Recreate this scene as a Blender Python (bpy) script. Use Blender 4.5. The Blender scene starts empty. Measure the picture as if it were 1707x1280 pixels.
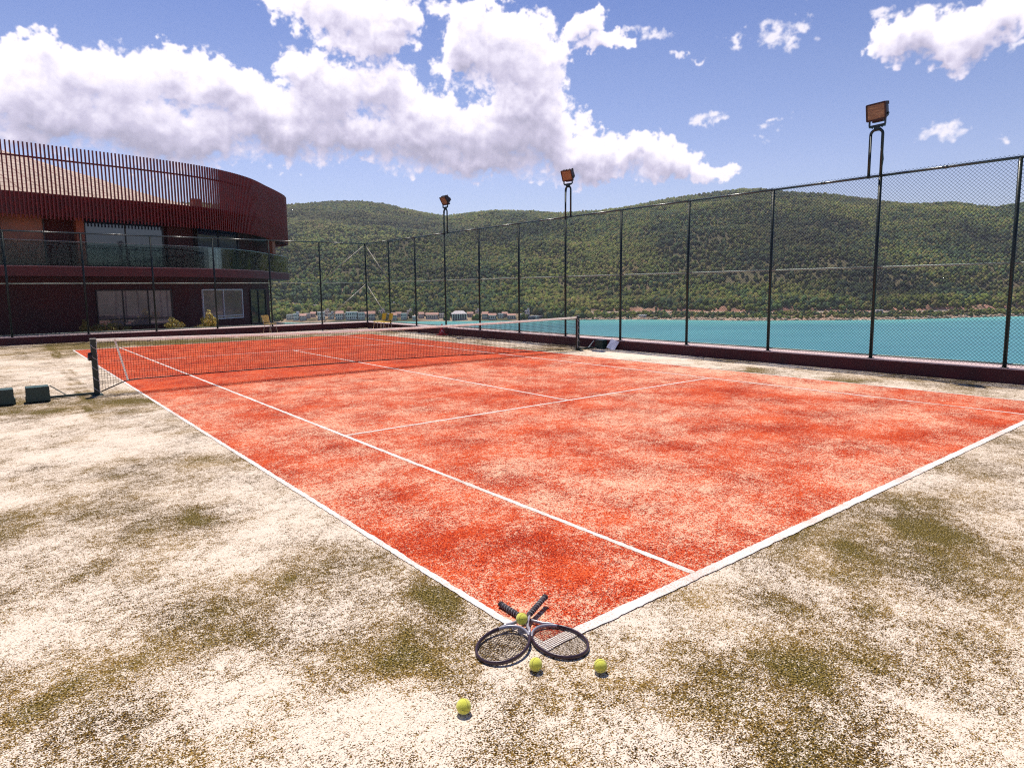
import bpy, math, random
import numpy as np
from mathutils import Vector, Matrix
rng = np.random.default_rng(7)
random.seed(7)
SC = bpy.context.scene
COL = SC.collection
R = math.radians

# ------------------------------------------------------------------ camera
F_PX, CX, CY = 1083.6, 842.5, 608.7
CAM = np.array([-2.169, -2.398, 1.902])
YAW, PIT, ROL = 0.6718, -0.1167, -0.0106
_F = np.array([math.sin(YAW)*math.cos(PIT), math.cos(YAW)*math.cos(PIT), math.sin(PIT)])
_R = np.array([math.cos(YAW), -math.sin(YAW), 0.0]); _U = np.cross(_R, _F)
_R2 = _R*math.cos(ROL)+_U*math.sin(ROL); _U2 = -_R*math.sin(ROL)+_U*math.cos(ROL)
cd = bpy.data.cameras.new('camera'); cam = bpy.data.objects.new('camera', cd); COL.objects.link(cam)
m = Matrix.Identity(4)
for i in range(3):
    m[i][0] = _R2[i]; m[i][1] = _U2[i]; m[i][2] = -_F[i]; m[i][3] = CAM[i]
cam.matrix_world = m
cd.sensor_fit = 'HORIZONTAL'; cd.sensor_width = 36; cd.lens = F_PX/1707*36
cd.shift_x = (853.5-CX)/1707; cd.shift_y = (CY-640)/1707
cd.clip_start = 0.05; cd.clip_end = 12000
SC.camera = cam

# measured directions of the place (bearing east of the court's long axis, height above the horizon)
def ray(x, y):
    d = _F+_R2*(x-CX)/F_PX-_U2*(y-CY)/F_PX
    return d/np.linalg.norm(d)
def onz(x, y, z=0.0): d = ray(x, y); return CAM+d*(z-CAM[2])/d[2]
def ony(x, y, Y): d = ray(x, y); return CAM+d*(Y-CAM[1])/d[1]
def onx(x, y, X): d = ray(x, y); return CAM+d*(X-CAM[0])/d[0]
def azel(x, y): d = ray(x, y); return math.degrees(math.atan2(d[0], d[1])), math.degrees(math.asin(d[2]))

# ------------------------------------------------------------------ light
SUN_AZ, SUN_EL = 22.0, 66.0
sd = np.array([math.sin(R(SUN_AZ))*math.cos(R(SUN_EL)), math.cos(R(SUN_AZ))*math.cos(R(SUN_EL)), math.sin(R(SUN_EL))])
ld = bpy.data.lights.new('sun', 'SUN'); ld.energy = 4.8; ld.angle = R(0.53); ld.color = (1.0, 0.94, 0.84)
lo = bpy.data.objects.new('sun', ld); COL.objects.link(lo)
lo.rotation_euler = Vector(-sd).to_track_quat('-Z', 'Y').to_euler(); lo.location = (0, 0, 60)
SC.view_settings.view_transform = 'Standard'; SC.view_settings.look = 'None'
SC.view_settings.exposure = 0.16; SC.view_settings.gamma = 1.0
SC.cycles.max_bounces = 8; SC.cycles.transparent_max_bounces = 16
SC.cycles.use_denoising = False
SC.cycles.filter_width = 1.15

# ------------------------------------------------------------------ node helpers
class NT:
    def __init__(s, tree):
        s.t = tree; s.n = tree.nodes; s.l = tree.links
    def new(s, typ, **kw):
        n = s.n.new(typ)
        for k, v in kw.items():
            setattr(n, k, v)
        return n
    def put(s, sock, v):
        if v is None: return
        if hasattr(v, 'is_linked') or isinstance(v, bpy.types.NodeSocket): s.l.new(v, sock)
        else:
            try: sock.default_value = v
            except Exception: sock.default_value = tuple(v)+(1.0,)
    def math(s, op, a, b=None, c=None, clamp=False):
        n = s.new('ShaderNodeMath', operation=op, use_clamp=clamp)
        for i, v in enumerate((a, b, c)):
            if v is not None: s.put(n.inputs[i], v)
        return n.outputs[0]
    def vmath(s, op, a, b=None, c=None):
        n = s.new('ShaderNodeVectorMath', operation=op)
        for i, v in enumerate((a, b, c)):
            if v is not None: s.put(n.inputs[i], v)
        return n.outputs['Value'] if op in ('LENGTH', 'DOT_PRODUCT', 'DISTANCE') else n.outputs[0]
    def noise(s, vec, scale, detail=4, rough=0.55, dist=0.0, dim='3D', color=False):
        n = s.new('ShaderNodeTexNoise', noise_dimensions=dim)
        s.put(n.inputs['Vector'], vec); n.inputs['Scale'].default_value = scale
        n.inputs['Detail'].default_value = detail; n.inputs['Roughness'].default_value = rough
        n.inputs['Distortion'].default_value = dist
        return n.outputs['Color' if color else 'Fac']
    def ramp(s, f, stops, interp='LINEAR'):
        n = s.new('ShaderNodeValToRGB'); s.put(n.inputs[0], f)
        cr = n.color_ramp; cr.interpolation = interp
        while len(cr.elements) < len(stops): cr.elements.new(0.5)
        for e, (p, c) in zip(cr.elements, stops):
            e.position = p; e.color = tuple(c)+(1.0,) if len(c) == 3 else c
        return n.outputs[0]
    def mix(s, f, a, b, blend='MIX'):
        n = s.new('ShaderNodeMix', data_type='RGBA', blend_type=blend)
        s.put(n.inputs[0], f); s.put(n.inputs[6], a); s.put(n.inputs[7], b)
        return n.outputs[2]
    def rng(s, v, a, b, c, d, smooth=False):
        n = s.new('ShaderNodeMapRange'); n.clamp = True
        if smooth: n.interpolation_type = 'SMOOTHSTEP'
        s.put(n.inputs[0], v)
        for i, q in enumerate((a, b, c, d)): n.inputs[i+1].default_value = q
        return n.outputs[0]

# ------------------------------------------------------------------ sky
W = bpy.data.worlds.new('World'); SC.world = W; W.use_nodes = True
W.node_tree.nodes.clear()
w = NT(W.node_tree)
sky = w.new('ShaderNodeTexSky', sky_type='NISHITA'); sky.sun_disc = False
sky.sun_elevation = R(SUN_EL); sky.sun_rotation = R(SUN_AZ)
sky.air_density = 1.0; sky.dust_density = 0.6; sky.ozone_density = 2.5; sky.altitude = 30
# clouds: rounded masses at fixed bearings / heights in the sky, broken up by fractal noise
CL = [(62,72,52,44),(28,140,95,75),(112,128,95,72),(200,140,105,72),(292,140,82,58),(300,112,44,38),(372,152,92,60),(430,190,90,62),
 (90,205,190,62),(250,220,200,62),(345,245,90,36),(522,128,52,46),(560,168,105,66),(622,155,95,56),(708,190,105,60),(480,220,120,56),
 (772,215,100,56),(842,225,120,56),(905,240,110,54),(965,262,84,44),(600,240,180,42),(790,268,190,32),(990,285,66,26),(30,230,90,32),
 (560,20,125,52),(628,64,66,44),(500,8,66,30),(650,20,60,44),(585,70,60,30),(830,50,104,52),(862,108,105,70),(912,90,56,52),(780,95,60,44),(885,165,74,44),(770,20,70,34),(1035,268,56,34),(905,205,80,50),(860,180,80,50),(700,235,110,50),
 (965,38,38,26),(1000,76,50,22),(1080,255,60,32),(1126,276,76,32),(1182,292,52,20),(1502,60,56,36),(1552,48,74,46),(1600,78,80,36),(1642,50,70,46),(1694,20,60,44),(1570,96,52,22)]
CSOFT = [(1085,60,42,14),(1035,60,30,10),(1290,50,42,22),(1338,34,24,18),(1322,68,26,14),(1180,194,36,12),(1200,204,20,8),(1568,222,42,17),(1222,70,18,16),(1280,216,24,12),(1155,98,14,8),(1128,92,10,7),(1700,70,34,12),(1690,226,12,8),(1290,200,14,8),(490,90,16,16),(1470,30,30,14)]
# the cloud field is computed here, as bearing x height above the horizon
_ct = np.random.default_rng(11).random((512, 512))
def cnoise(x, y):
    xi = np.floor(x).astype(int); yi = np.floor(y).astype(int); fx = x-xi; fy = y-yi
    fx = fx*fx*fx*(fx*(fx*6-15)+10); fy = fy*fy*fy*(fy*(fy*6-15)+10)
    q = lambda a, b: _ct[a % 512, b % 512]
    return (q(xi, yi)*(1-fx)+q(xi+1, yi)*fx)*(1-fy)+(q(xi, yi+1)*(1-fx)+q(xi+1, yi+1)*fx)*fy
def cfbm(x, y, o, gn=.55, billow=False):
    t = 0; s_ = 0; a = 1.0; c, d = math.cos(.6), math.sin(.6)
    for i in range(o):
        n = cnoise(x+31.7*i, y+11.3*i)
        s_ = s_+a*(np.abs(2*n-1) if billow else n); t += a; a *= gn
        x, y = (x*c-y*d)*2.07, (x*d+y*c)*2.07
    return s_/t
CRES = .055
U0, U1, V0, V1 = -6.0, 96.0, -1.0, 38.0
ug, vg = np.meshgrid(np.arange(U0, U1, CRES), np.arange(V0, V1, CRES))
wu = ug+(cfbm(ug*.34+3, vg*.34+8, 4)-.5)*3.4+(cfbm(ug*1.5+3, vg*1.5+8, 4)-.5)*1.5
wv_ = vg+(cfbm(ug*.34+53, vg*.34+38, 4)-.5)*2.6+(cfbm(ug*1.5+73, vg*1.5+8, 4)-.5)*1.4
def field(lst, wu, wv_, k):
    fld = np.full(ug.shape, -9.0)
    for x, y, rx, ry in lst:
        a0, e0 = azel(x, y); a1, e1 = azel(x+rx, y); a2, e2 = azel(x, y-ry)
        v = 1.0-np.sqrt(((wu-a0)/(a1-a0))**2+((wv_-e0)/(e2-e0))**2)
        hh_ = np.clip(.5+.5*(v-fld)/k, 0, 1); fld = fld*(1-hh_)+v*hh_+k*hh_*(1-hh_)      # smooth union
    return fld
bil = cfbm(wu*.45, wv_*.55, 7, .60, True)
fine = cfbm(ug*1.2+9, vg*1.5, 6, .60)
fld = field(CL, wu, wv_, .18)+.50*(bil-.28)+.62*(fine-.5)
al = np.clip((fld-.04)/(.26+.9*np.clip(cfbm(ug*.2+90, vg*.2+12, 3)-.42, 0, .3)), 0, 1); al = al*al*(3-2*al)
thick = np.clip(fld*1.25, 0, 1.3)*al
wisp = field(CSOFT, ug+(cfbm(ug*.9+3, vg*.9+8, 5)-.5)*2.6, vg+(cfbm(ug*.9+33, vg*.9+28, 5)-.5)*2.2, .15)+1.5*(cfbm(ug*1.7+49, vg*2.1, 6, .68)-.5)
al2 = np.clip((wisp-.05)/.75, 0, 1)*.85
# daylight from above: how much cloud lies over each point, and the bulge of the billows
rows = thick.shape[0]; over = np.zeros_like(thick); run = np.zeros(thick.shape[1]); dec = math.exp(-CRES/2.6)
for j in range(rows-1, -1, -1):
    over[j] = run; run = run*dec+thick[j]*CRES
under = np.zeros_like(thick); run = np.zeros(thick.shape[1])
for j in range(rows): under[j] = run; run = run*dec+thick[j]*CRES
frac = over/(over+under+.35)
sh = int(.55/CRES); sh2 = int(1.6/CRES)
def shift(a, n, m=0): return np.roll(np.roll(a, -n, 0), m, 1)
rel = (fld-shift(fld, sh, 3))*.9+(fld-shift(fld, sh2, 6))*.45
def blur(a, n):
    c = np.cumsum(np.pad(a, ((n+1, n), (0, 0)), mode='edge'), 0); a = (c[2*n+1:]-c[:-2*n-1])/(2*n+1)
    c = np.cumsum(np.pad(a, ((0, 0), (n+1, n)), mode='edge'), 1); return (c[:, 2*n+1:]-c[:, :-2*n-1])/(2*n+1)
big = blur(thick, 14)
core = blur(thick, 26)
fb_ = blur(frac*(thick > .02), 8); wid = .22+.75*np.clip(fb_-.25, 0, .7)+.3*np.clip(cfbm(ug*.2+90, vg*.2+12, 3)-.45, 0, .3)
al = np.clip((fld-.03)/wid, 0, 1); al = al*al*(3-2*al)
lit = 1.06-.80*np.clip((frac-.28)*1.4, 0, 1)*np.clip(core*1.6, 0, 1)-.10*np.clip(over, 0, 3)*core+.30*np.clip(rel, -.8, .8)-.10*big
lit = np.clip(lit, 0, 1.1)
stops = np.array([0, .30, .55, .78, 1.0]); cc = np.array([(.36,.34,.46), (.45,.425,.56), (.60,.56,.72), (.82,.77,.91), (1.02,.96,1.03)])
pix = np.zeros(thick.shape+(4,), np.float32)
for c_ in range(3): pix[..., c_] = np.interp(lit, stops, cc[:, c_])
for c_ in range(3): pix[..., c_] = np.where(al2 > al, cc[4, c_]*.97, pix[..., c_])
pix[..., 3] = np.maximum(al, al2)
img = bpy.data.images.new('cloud_field', thick.shape[1], thick.shape[0], alpha=True, float_buffer=True)
img.colorspace_settings.name = 'Non-Color'; img.alpha_mode = 'CHANNEL_PACKED'
img.pixels.foreach_set(pix.ravel()); img.update(); img.pack()

tc = w.new('ShaderNodeTexCoord'); dirv = tc.outputs['Generated']
sp = w.new('ShaderNodeSeparateXYZ'); w.put(sp.inputs[0], dirv)
az = w.math('MULTIPLY', w.math('ARCTAN2', sp.outputs[0], sp.outputs[1]), 57.29578)
el = w.math('MULTIPLY', w.math('ARCSINE', sp.outputs[2]), 57.29578)
cb = w.new('ShaderNodeCombineXYZ'); w.put(cb.inputs[0], w.rng(az, U0, U1, 0, 1)); w.put(cb.inputs[1], w.rng(el, V0, V1, 0, 1))
ti = w.new('ShaderNodeTexImage'); ti.image = img; ti.extension = 'EXTEND'; ti.interpolation = 'Cubic'
w.put(ti.inputs[0], cb.outputs[0])
alpha = w.math('MULTIPLY', ti.outputs[1], w.math('MULTIPLY', w.rng(el, V1-3, V1-.2, 1, 0), w.math('MULTIPLY', w.rng(az, U0+.1, U0+4, 0, 1), w.rng(az, U1-4, U1-.1, 1, 0))))
ccol = ti.outputs[0]
skyc = w.vmath('MULTIPLY', sky.outputs[0], (0.098, 0.098, 0.098))
grad = w.ramp(w.rng(el, 0, 34, 0, 1), [(0.0, (1.16, 1.06, 1.18)), (0.28, (1.20, 1.03, 1.18)), (0.5, (0.98, 0.90, 1.10)), (0.75, (.62, .68, 1.02)), (1.0, (0.36, 0.52, 0.88))])
skyc = w.mix(1.0, skyc, grad, 'MULTIPLY')
colr = w.mix(alpha, skyc, ccol)
bg = w.new('ShaderNodeBackground'); w.put(bg.inputs[0], colr); bg.inputs[1].default_value = 1.0
out = w.new('ShaderNodeOutputWorld'); w.l.new(bg.outputs[0], out.inputs[0])
SKYNODES = (grad, ccol)

# ------------------------------------------------------------------ materials
def mat(name):
    mt = bpy.data.materials.new(name); mt.use_nodes = True
    n = NT(mt.node_tree); b = n.n['Principled BSDF']
    return mt, n, b
def simple(name, col, rough=0.6, metal=0.0, var=0.25, scale=6.0, bump=0.0, bscale=60.0, spec=0.5):
    mt, n, b = mat(name)
    tcn = n.new('ShaderNodeTexCoord').outputs['Object']
    f = n.noise(tcn, scale, 5, 0.6)
    lo_ = tuple(c*(1-var) for c in col); hi = tuple(min(1, c*(1+var)) for c in col)
    n.put(b.inputs['Base Color'], n.ramp(f, [(0.3, lo_), (0.7, hi)]))
    b.inputs['Roughness'].default_value = rough; b.inputs['Metallic'].default_value = metal
    b.inputs['Specular IOR Level'].default_value = spec
    n.put(b.inputs['Roughness'], n.rng(f, 0.3, 0.7, rough*0.85, min(1, rough*1.12)))
    if bump:
        bn = n.new('ShaderNodeBump'); bn.inputs['Strength'].default_value = bump; bn.inputs['Distance'].default_value = 0.004
        n.put(bn.inputs['Height'], n.noise(tcn, bscale, 3, 0.6)); n.put(b.inputs['Normal'], bn.outputs[0])
    return mt
M = {}
M['steel'] = simple('dark_green_paint', (0.008, 0.020, 0.017), 0.40, 0.0, 0.4, 9, 0.15)
M['rail'] = simple('sunlit_green_rail', (0.36, 0.43, 0.36), 0.55, 0.0, 0.3, 9, spec=.4)  # middle and bottom rails: sunlit tops put into a paler colour
M['toprail'] = simple('shaded_top_rail', (0.05, 0.075, 0.065), 0.34, spec=1.0)  # top rail: shaded underside put into a darker colour
M['toprail'].node_tree.nodes['Principled BSDF'].inputs['Coat Weight'].default_value = 0.35
M['toprail'].node_tree.nodes['Principled BSDF'].inputs['Coat Roughness'].default_value = 0.35
M['brace'] = simple('galvanised_brace', (.50, .46, .38), .4)
M['rail'].node_tree.nodes['Principled BSDF'].inputs['Coat Weight'].default_value = 0.0
M['rail'].node_tree.nodes['Principled BSDF'].inputs['Coat Roughness'].default_value = 0.30
M['wire'] = simple('fence_wire', (0.012, 0.025, 0.026), 0.6, 0.0, 0.2, spec=.2)
M['wall'] = simple('maroon_render', (0.075, 0.014, 0.014), 0.8, 0, 0.35, 3.0, 0.5, 120)
M['coping'] = simple('coping', (0.55, 0.40, 0.38), 0.7, 0, 0.25, 5, 0.4, 90)
M['slat'] = simple('rust_red_slat', (0.175, 0.009, 0.004), 0.45, 0.0, 0.35, 4)
M['fascia'] = simple('maroon_fascia', (0.17, 0.034, 0.030), 0.75, 0, 0.2, 2.5, 0.2)
M['fasciatop'] = simple('pale_slab_edge', (0.42, 0.2, 0.19), 0.7, 0, 0.15)
M['bwall'] = simple('dark_maroon_wall', (0.080, 0.012, 0.011), 0.8, 0, 0.35, 1.2, 0.3)
M['pillar'] = simple('rust_orange_pillar', (0.36, 0.085, 0.035), 0.6, 0, 0.3, 2)
M['rooftile'] = None
M['darkframe'] = simple('dark_frame', (0.025, 0.02, 0.022), 0.4)
M['white'] = simple('white_paint', (0.75, 0.72, 0.72), 0.6, 0, 0.08)
M['band'] = simple('net_band', (0.86, 0.76, 0.70), 0.8, 0, 0.08, 12, 0.4, 200)
def m_fabric(name, col, tr_):
    mt, n, b = mat(name); t = n.new('ShaderNodeTexCoord').outputs['Object']
    c = n.ramp(n.noise(t, 9, 4), [(0.3, tuple(q*.86 for q in col)), (0.7, col)])
    n.put(b.inputs['Base Color'], c); b.inputs['Roughness'].default_value = .85
    tl = n.new('ShaderNodeBsdfTranslucent'); n.put(tl.inputs[0], c)
    mx = n.new('ShaderNodeMixShader'); mx.inputs[0].default_value = tr_
    o = n.n['Material Output']; n.l.new(b.outputs[0], mx.inputs[1]); n.l.new(tl.outputs[0], mx.inputs[2]); n.l.new(mx.outputs[0], o.inputs[0])
    return mt
M['band'] = m_fabric('net_band', (.96, .93, .88), .75)
M['netcord'] = simple('net_cord', (0.035, 0.02, 0.018), 0.8)
M['chair'] = m_fabric('cream_yellow_plastic', (.92, .74, .32), .5)
M['chair2'] = m_fabric('yellow_plastic', (.92, .72, .12), .5)
M['chleg'] = simple('pale_metal_leg', (0.62, 0.50, 0.38), 0.4, 0.3)
M['box'] = simple('dark_green_box', (0.020, 0.045, 0.035), 0.5, 0, 0.4, 5, 0.3)
M['boxtop'] = simple('lighter_green_top', (0.07, 0.13, 0.12), 0.35, 0, 0.3, 7)  # lid in a lighter green than the box
M['pale_metal'] = simple('pale_metal', (0.45, 0.48, 0.42), 0.35, 0.6)
M['red'] = simple('red_plastic', (0.50, 0.012, 0.02), 0.45)
M['black'] = simple('black_rubber', (0.02, 0.015, 0.018), 0.55)
M['housing'] = simple('brown_housing', (0.05, 0.018, 0.012), 0.45, 0.2)
M['rframe'] = simple('racket_frame', (0.050, 0.026, 0.036), 0.28, 0.1, 0.3, 30)
M['rthroat'] = simple('racket_throat', (0.40, 0.37, 0.40), 0.25, 0.2, 0.1, 30)
M['string'] = simple('racket_string', (0.05, 0.035, 0.035), 0.5)
M['grip'] = simple('grip_tape', (0.035, 0.022, 0.028), 0.75, 0, 0.3, 90, 0.5, 400)
M['gripline'] = simple('grip_seam', (0.55, 0.5, 0.5), 0.7)
M['rock'] = simple('pale_rock', (0.50, 0.36, 0.25), 0.9, 0, 0.5, 0.25)
M['house'] = simple('white_house', (0.93, 0.80, 0.68), 0.8, 0, 0.05, 0.3)
M['house2'] = simple('pinkish_house', (0.80, 0.62, 0.54), 0.8, 0, 0.15, 0.3)
M['hroof'] = simple('clay_roof', (0.50, 0.26, 0.19), 0.8, 0, 0.3, 0.5)
M['hroof2'] = simple('pale_roof', (0.62, 0.56, 0.55), 0.8, 0, 0.2, 0.5)
M['hwin'] = simple('house_window', (0.03, 0.03, 0.045), 0.3)
M['road'] = simple('pale_road', (0.52, 0.44, 0.36), 0.9, 0, 0.2, 0.1)
M['asphalt'] = simple('grey_road_deck', (0.15, 0.14, 0.17), 0.9, 0, 0.2, 0.1)
M['amber'] = None

def m_amber():
    mt, n, b = mat('amber_lamp_glass')
    t = n.new('ShaderNodeTexCoord').outputs['Object']
    mp = n.vmath('MULTIPLY', t, (1.0, 1.0, 9.0))
    f = n.noise(mp, 5, 4, 0.6)
    n.put(b.inputs['Base Color'], n.ramp(f, [(0.3, (0.16, 0.080, 0.035)), (0.55, (0.34, 0.185, 0.085)), (0.75, (0.66, 0.46, 0.22))]))
    b.inputs['Roughness'].default_value = 0.3; b.inputs['Metallic'].default_value = 0.1
    return mt
M['amber'] = m_amber()
def m_tile():
    mt, n, b = mat('cream_roof_tiles')
    t = n.new('ShaderNodeTexCoord').outputs['Object']
    s1 = n.new('ShaderNodeSeparateXYZ'); n.put(s1.inputs[0], t)
    a = n.math('PINGPONG', n.math('MULTIPLY', s1.outputs[2], 4.2), 0.5)
    b2 = n.math('PINGPONG', n.math('ADD', n.math('MULTIPLY', s1.outputs[0], 1.1), n.math('MULTIPLY', s1.outputs[2], 0.8)), 0.5)
    ln = n.math('MAXIMUM', n.math('LESS_THAN', a, 0.07), n.math('LESS_THAN', b2, 0.035))
    f = n.noise(t, 2.0, 5)
    base = n.ramp(f, [(0.3, (0.38, 0.27, 0.20)), (0.7, (0.54, 0.41, 0.32))])
    n.put(b.inputs['Base Color'], n.mix(ln, base, (0.20, 0.09, 0.06, 1)))
    b.inputs['Roughness'].default_value = 0.8
    return mt
M['rooftile'] = m_tile()
def m_glass(name, tint, mixf=0.5, refl=(0.9, 0.95, 1.0)):
    # see-through pane: tinted transparency plus mirror reflection that grows at grazing angles
    mt = bpy.data.materials.new(name); mt.use_nodes = True; n = NT(mt.node_tree); n.n.clear()
    tr = n.new('ShaderNodeBsdfTransparent'); tr.inputs[0].default_value = tint+(1,)
    gl = n.new('ShaderNodeBsdfGlossy'); gl.inputs[0].default_value = refl+(1,); gl.inputs[1].default_value = 0.03
    fr = n.new('ShaderNodeFresnel'); fr.inputs[0].default_value = 1.5
    mx = n.new('ShaderNodeMixShader')
    n.put(mx.inputs[0], n.math('MULTIPLY_ADD', fr.outputs[0], 0.9, mixf, clamp=True))
    n.l.new(tr.outputs[0], mx.inputs[1]); n.l.new(gl.outputs[0], mx.inputs[2])
    o = n.new('ShaderNodeOutputMaterial'); n.l.new(mx.outputs[0], o.inputs[0])
    return mt
M['balu'] = m_glass('balustrade_glass', (0.76, 0.84, 0.81), -0.02)
def m_win(name, base, refl, rough=0.04):
    # coated dark window: opaque tinted body with a strong clear reflection
    mt, n, b = mat(name)
    t = n.new('ShaderNodeTexCoord').outputs['Object']
    f = n.noise(t, 0.8, 4, 0.6)
    n.put(b.inputs['Base Color'], n.ramp(f, [(0.35, tuple(c*0.5 for c in base)), (0.65, base)]))
    b.inputs['Roughness'].default_value = rough; b.inputs['Specular IOR Level'].default_value = 0.9
    b.inputs['Coat Weight'].default_value = refl; b.inputs['Coat Roughness'].default_value = 0.02; b.inputs['Coat IOR'].default_value = 1.9
    bn = n.new('ShaderNodeBump'); bn.inputs['Strength'].default_value = 0.08; bn.inputs['Distance'].default_value = 0.05
    n.put(bn.inputs['Height'], n.noise(t, 0.7, 2)); n.put(b.inputs['Coat Normal'], bn.outputs[0])
    return mt
M['win_blue'] = m_win('blue_coated_glass', (0.03, 0.05, 0.09), 0.42)
M['win_orange_refl'] = m_win('orange_reflection_glass', (0.42, 0.11, 0.035), 0.0, .5)  # orange reflection in the pane painted as its base colour
M['win_grey'] = m_win('curtained_glass', (0.34, 0.24, 0.22), 0.5)
M['win_dark'] = m_win('dark_glass', (0.03, 0.05, 0.055), 0.5)

def m_turf(name, dark, mid, light, sand, kx=1.0, lush=None):
    mt, n, b = mat(name)
    t = n.new('ShaderNodeTexCoord').outputs['Object']
    at = n.new('ShaderNodeAttribute'); at.attribute_name = 'sand'; s = at.outputs['Fac']
    sp1 = n.noise(t, 120, 2.0, 0.8)
    sp2 = n.noise(t, 38, 3, 0.7)
    sp3 = n.noise(t, 7, 3, 0.6)
    sp4 = n.noise(t, 15, 4, 0.75)
    spk = n.math('ADD', n.math('MULTIPLY_ADD', n.math('SUBTRACT', sp1, 0.5), 2.9, 0.5), n.math('MULTIPLY', n.math('SUBTRACT', sp2, 0.5), 1.7))
    spk = n.math('ADD', spk, n.math('ADD', n.math('MULTIPLY', n.math('SUBTRACT', sp3, 0.5), 0.7), n.math('MULTIPLY', n.math('SUBTRACT', sp4, 0.5), 1.3)))
    thr = n.math('ADD', spk, n.math('MULTIPLY', n.math('SUBTRACT', s, 0.5), kx))
    f = n.rng(thr, 0.34, 0.60, 0, 1, True)
    hue = n.noise(t, 1.3, 3); cell = n.noise(t, 95, 2, 0.7)
    gc = n.ramp(n.math('ADD', n.math('MULTIPLY', cell, 0.75), n.math('MULTIPLY', hue, 0.25)), [(0.41, dark), (0.5, mid), (0.59, light)])
    if lush: gc = n.mix(n.rng(s, 0.05, 0.38, 1, 0), gc, n.ramp(cell, [(0.40, (.010, .007, .001)), (0.5, (.080, .058, .007)), (0.60, (.30, .21, .06))]))
    sc_ = n.ramp(n.noise(t, 60, 3, 0.7), [(0.3, tuple(c*0.72 for c in sand)), (0.55, sand)])
    n.put(b.inputs['Base Color'], n.mix(f, gc, sc_))
    b.inputs['Roughness'].default_value = 0.95; b.inputs['Specular IOR Level'].default_value = 0.12
    bn = n.new('ShaderNodeBump'); bn.inputs['Strength'].default_value = 0.55; bn.inputs['Distance'].default_value = 0.006
    n.put(bn.inputs['Height'], n.math('ADD', spk, n.math('MULTIPLY', cell, 0.3))); n.put(b.inputs['Normal'], bn.outputs[0])
    return mt
M['turf'] = m_turf('sanded_green_turf', (0.014, 0.006, 0.001), (0.115, 0.060, 0.008), (0.37, 0.225, 0.06), (0.87, 0.72, 0.575), 1.2, True)
M['clay'] = m_turf('sanded_red_turf', (0.12, 0.005, 0.002), (0.55, 0.036, 0.008), (0.76, 0.13, 0.032), (0.88, 0.53, 0.35), 1.15)
def m_line():
    mt, n, b = mat('court_line_white')
    t = n.new('ShaderNodeTexCoord').outputs['Object']
    f = n.math('ADD', n.math('MULTIPLY', n.noise(t, 110, 2, 0.7), 0.6), n.math('MULTIPLY', n.noise(t, 2.2, 3), 0.4))
    sn = n.math('MULTIPLY', n.math('SUBTRACT', n.noise(t, 1.1, 4, .7), .52), .9)
    f = n.math('SUBTRACT', f, n.math('MAXIMUM', sn, 0.0))
    n.put(b.inputs['Base Color'], n.ramp(f, [(0.36, (0.46, 0.32, 0.24)), (0.47, (0.70, 0.60, 0.53)), (0.60, (0.83, 0.78, 0.75))]))
    b.inputs['Roughness'].default_value = 0.9
    return mt
M['line'] = m_line()
def m_ball():
    mt, n, b = mat('felt_yellow')
    t = n.new('ShaderNodeTexCoord').outputs['Object']
    f = n.noise(t, 260, 3, 0.7)
    n.put(b.inputs['Base Color'], n.ramp(f, [(0.3, (0.48, 0.46, 0.03)), (0.6, (0.74, 0.72, 0.09)), (0.8, (0.85, 0.84, 0.25))]))
    b.inputs['Roughness'].default_value = 0.95; b.inputs['Sheen Weight'].default_value = 0.4
    bn = n.new('ShaderNodeBump'); bn.inputs['Strength'].default_value = 0.7; bn.inputs['Distance'].default_value = 0.0015
    n.put(bn.inputs['Height'], f); n.put(b.inputs['Normal'], bn.outputs[0])
    return mt
M['ball'] = m_ball()
M['seam'] = simple('ball_seam', (0.50, 0.42, 0.10), 0.8)
def m_sea():
    mt, n, b = mat('turquoise_water')
    t = n.new('ShaderNodeTexCoord').outputs['Object']
    rt = n.new('ShaderNodeVectorRotate', rotation_type='Z_AXIS'); n.put(rt.inputs['Vector'], t); rt.inputs['Angle'].default_value = .9
    big = n.math('ADD', n.math('MULTIPLY', n.noise(t, 0.006, 4, 0.55), .55), n.math('MULTIPLY', n.noise(n.vmath('MULTIPLY', rt.outputs[0], (.25, 1, 1)), 0.06, 4, 0.6), .45))
    sh = n.new('ShaderNodeAttribute'); sh.attribute_name = 'shallow'
    n.put(b.inputs['Base Color'], n.mix(sh.outputs['Fac'], n.ramp(big, [(0.3, (0.065, 0.225, 0.275)), (0.7, (0.105, 0.345, 0.37))]), (0.15, 0.50, 0.44, 1)))
    b.inputs['Roughness'].default_value = 0.35; b.inputs['IOR'].default_value = 1.33; b.inputs['Specular IOR Level'].default_value = 0.28
    bn = n.new('ShaderNodeBump'); bn.inputs['Strength'].default_value = 1.0; bn.inputs['Distance'].default_value = 0.35
    h = n.math('ADD', n.noise(t, 0.35, 4, 0.6), n.math('MULTIPLY', n.noise(t, 1.6, 3, 0.6), 0.35))
    n.put(bn.inputs['Height'], h); n.put(b.inputs['Normal'], bn.outputs[0])
    return mt
M['sea'] = m_sea()
def m_vcol(name, rough=0.9, nscale=0.6, amt=0.35, attr='col', sub=0.0):
    mt, n, b = mat(name)
    at = n.new('ShaderNodeAttribute'); at.attribute_name = attr
    t = n.new('ShaderNodeTexCoord').outputs['Object']
    f = n.rng(n.noise(t, nscale, 5, 0.65), 0.3, 0.7, 1-amt, 1+amt)
    n.put(b.inputs['Base Color'], n.vmath('SCALE', at.outputs['Color'], None))
    vm = b.inputs['Base Color'].links[0].from_node; n.put(vm.inputs[3], f)
    b.inputs['Roughness'].default_value = rough; b.inputs['Specular IOR Level'].default_value = 0.2
    return mt
M['leaf'] = m_vcol('foliage', 0.85, 0.9, 0.45)
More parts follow.
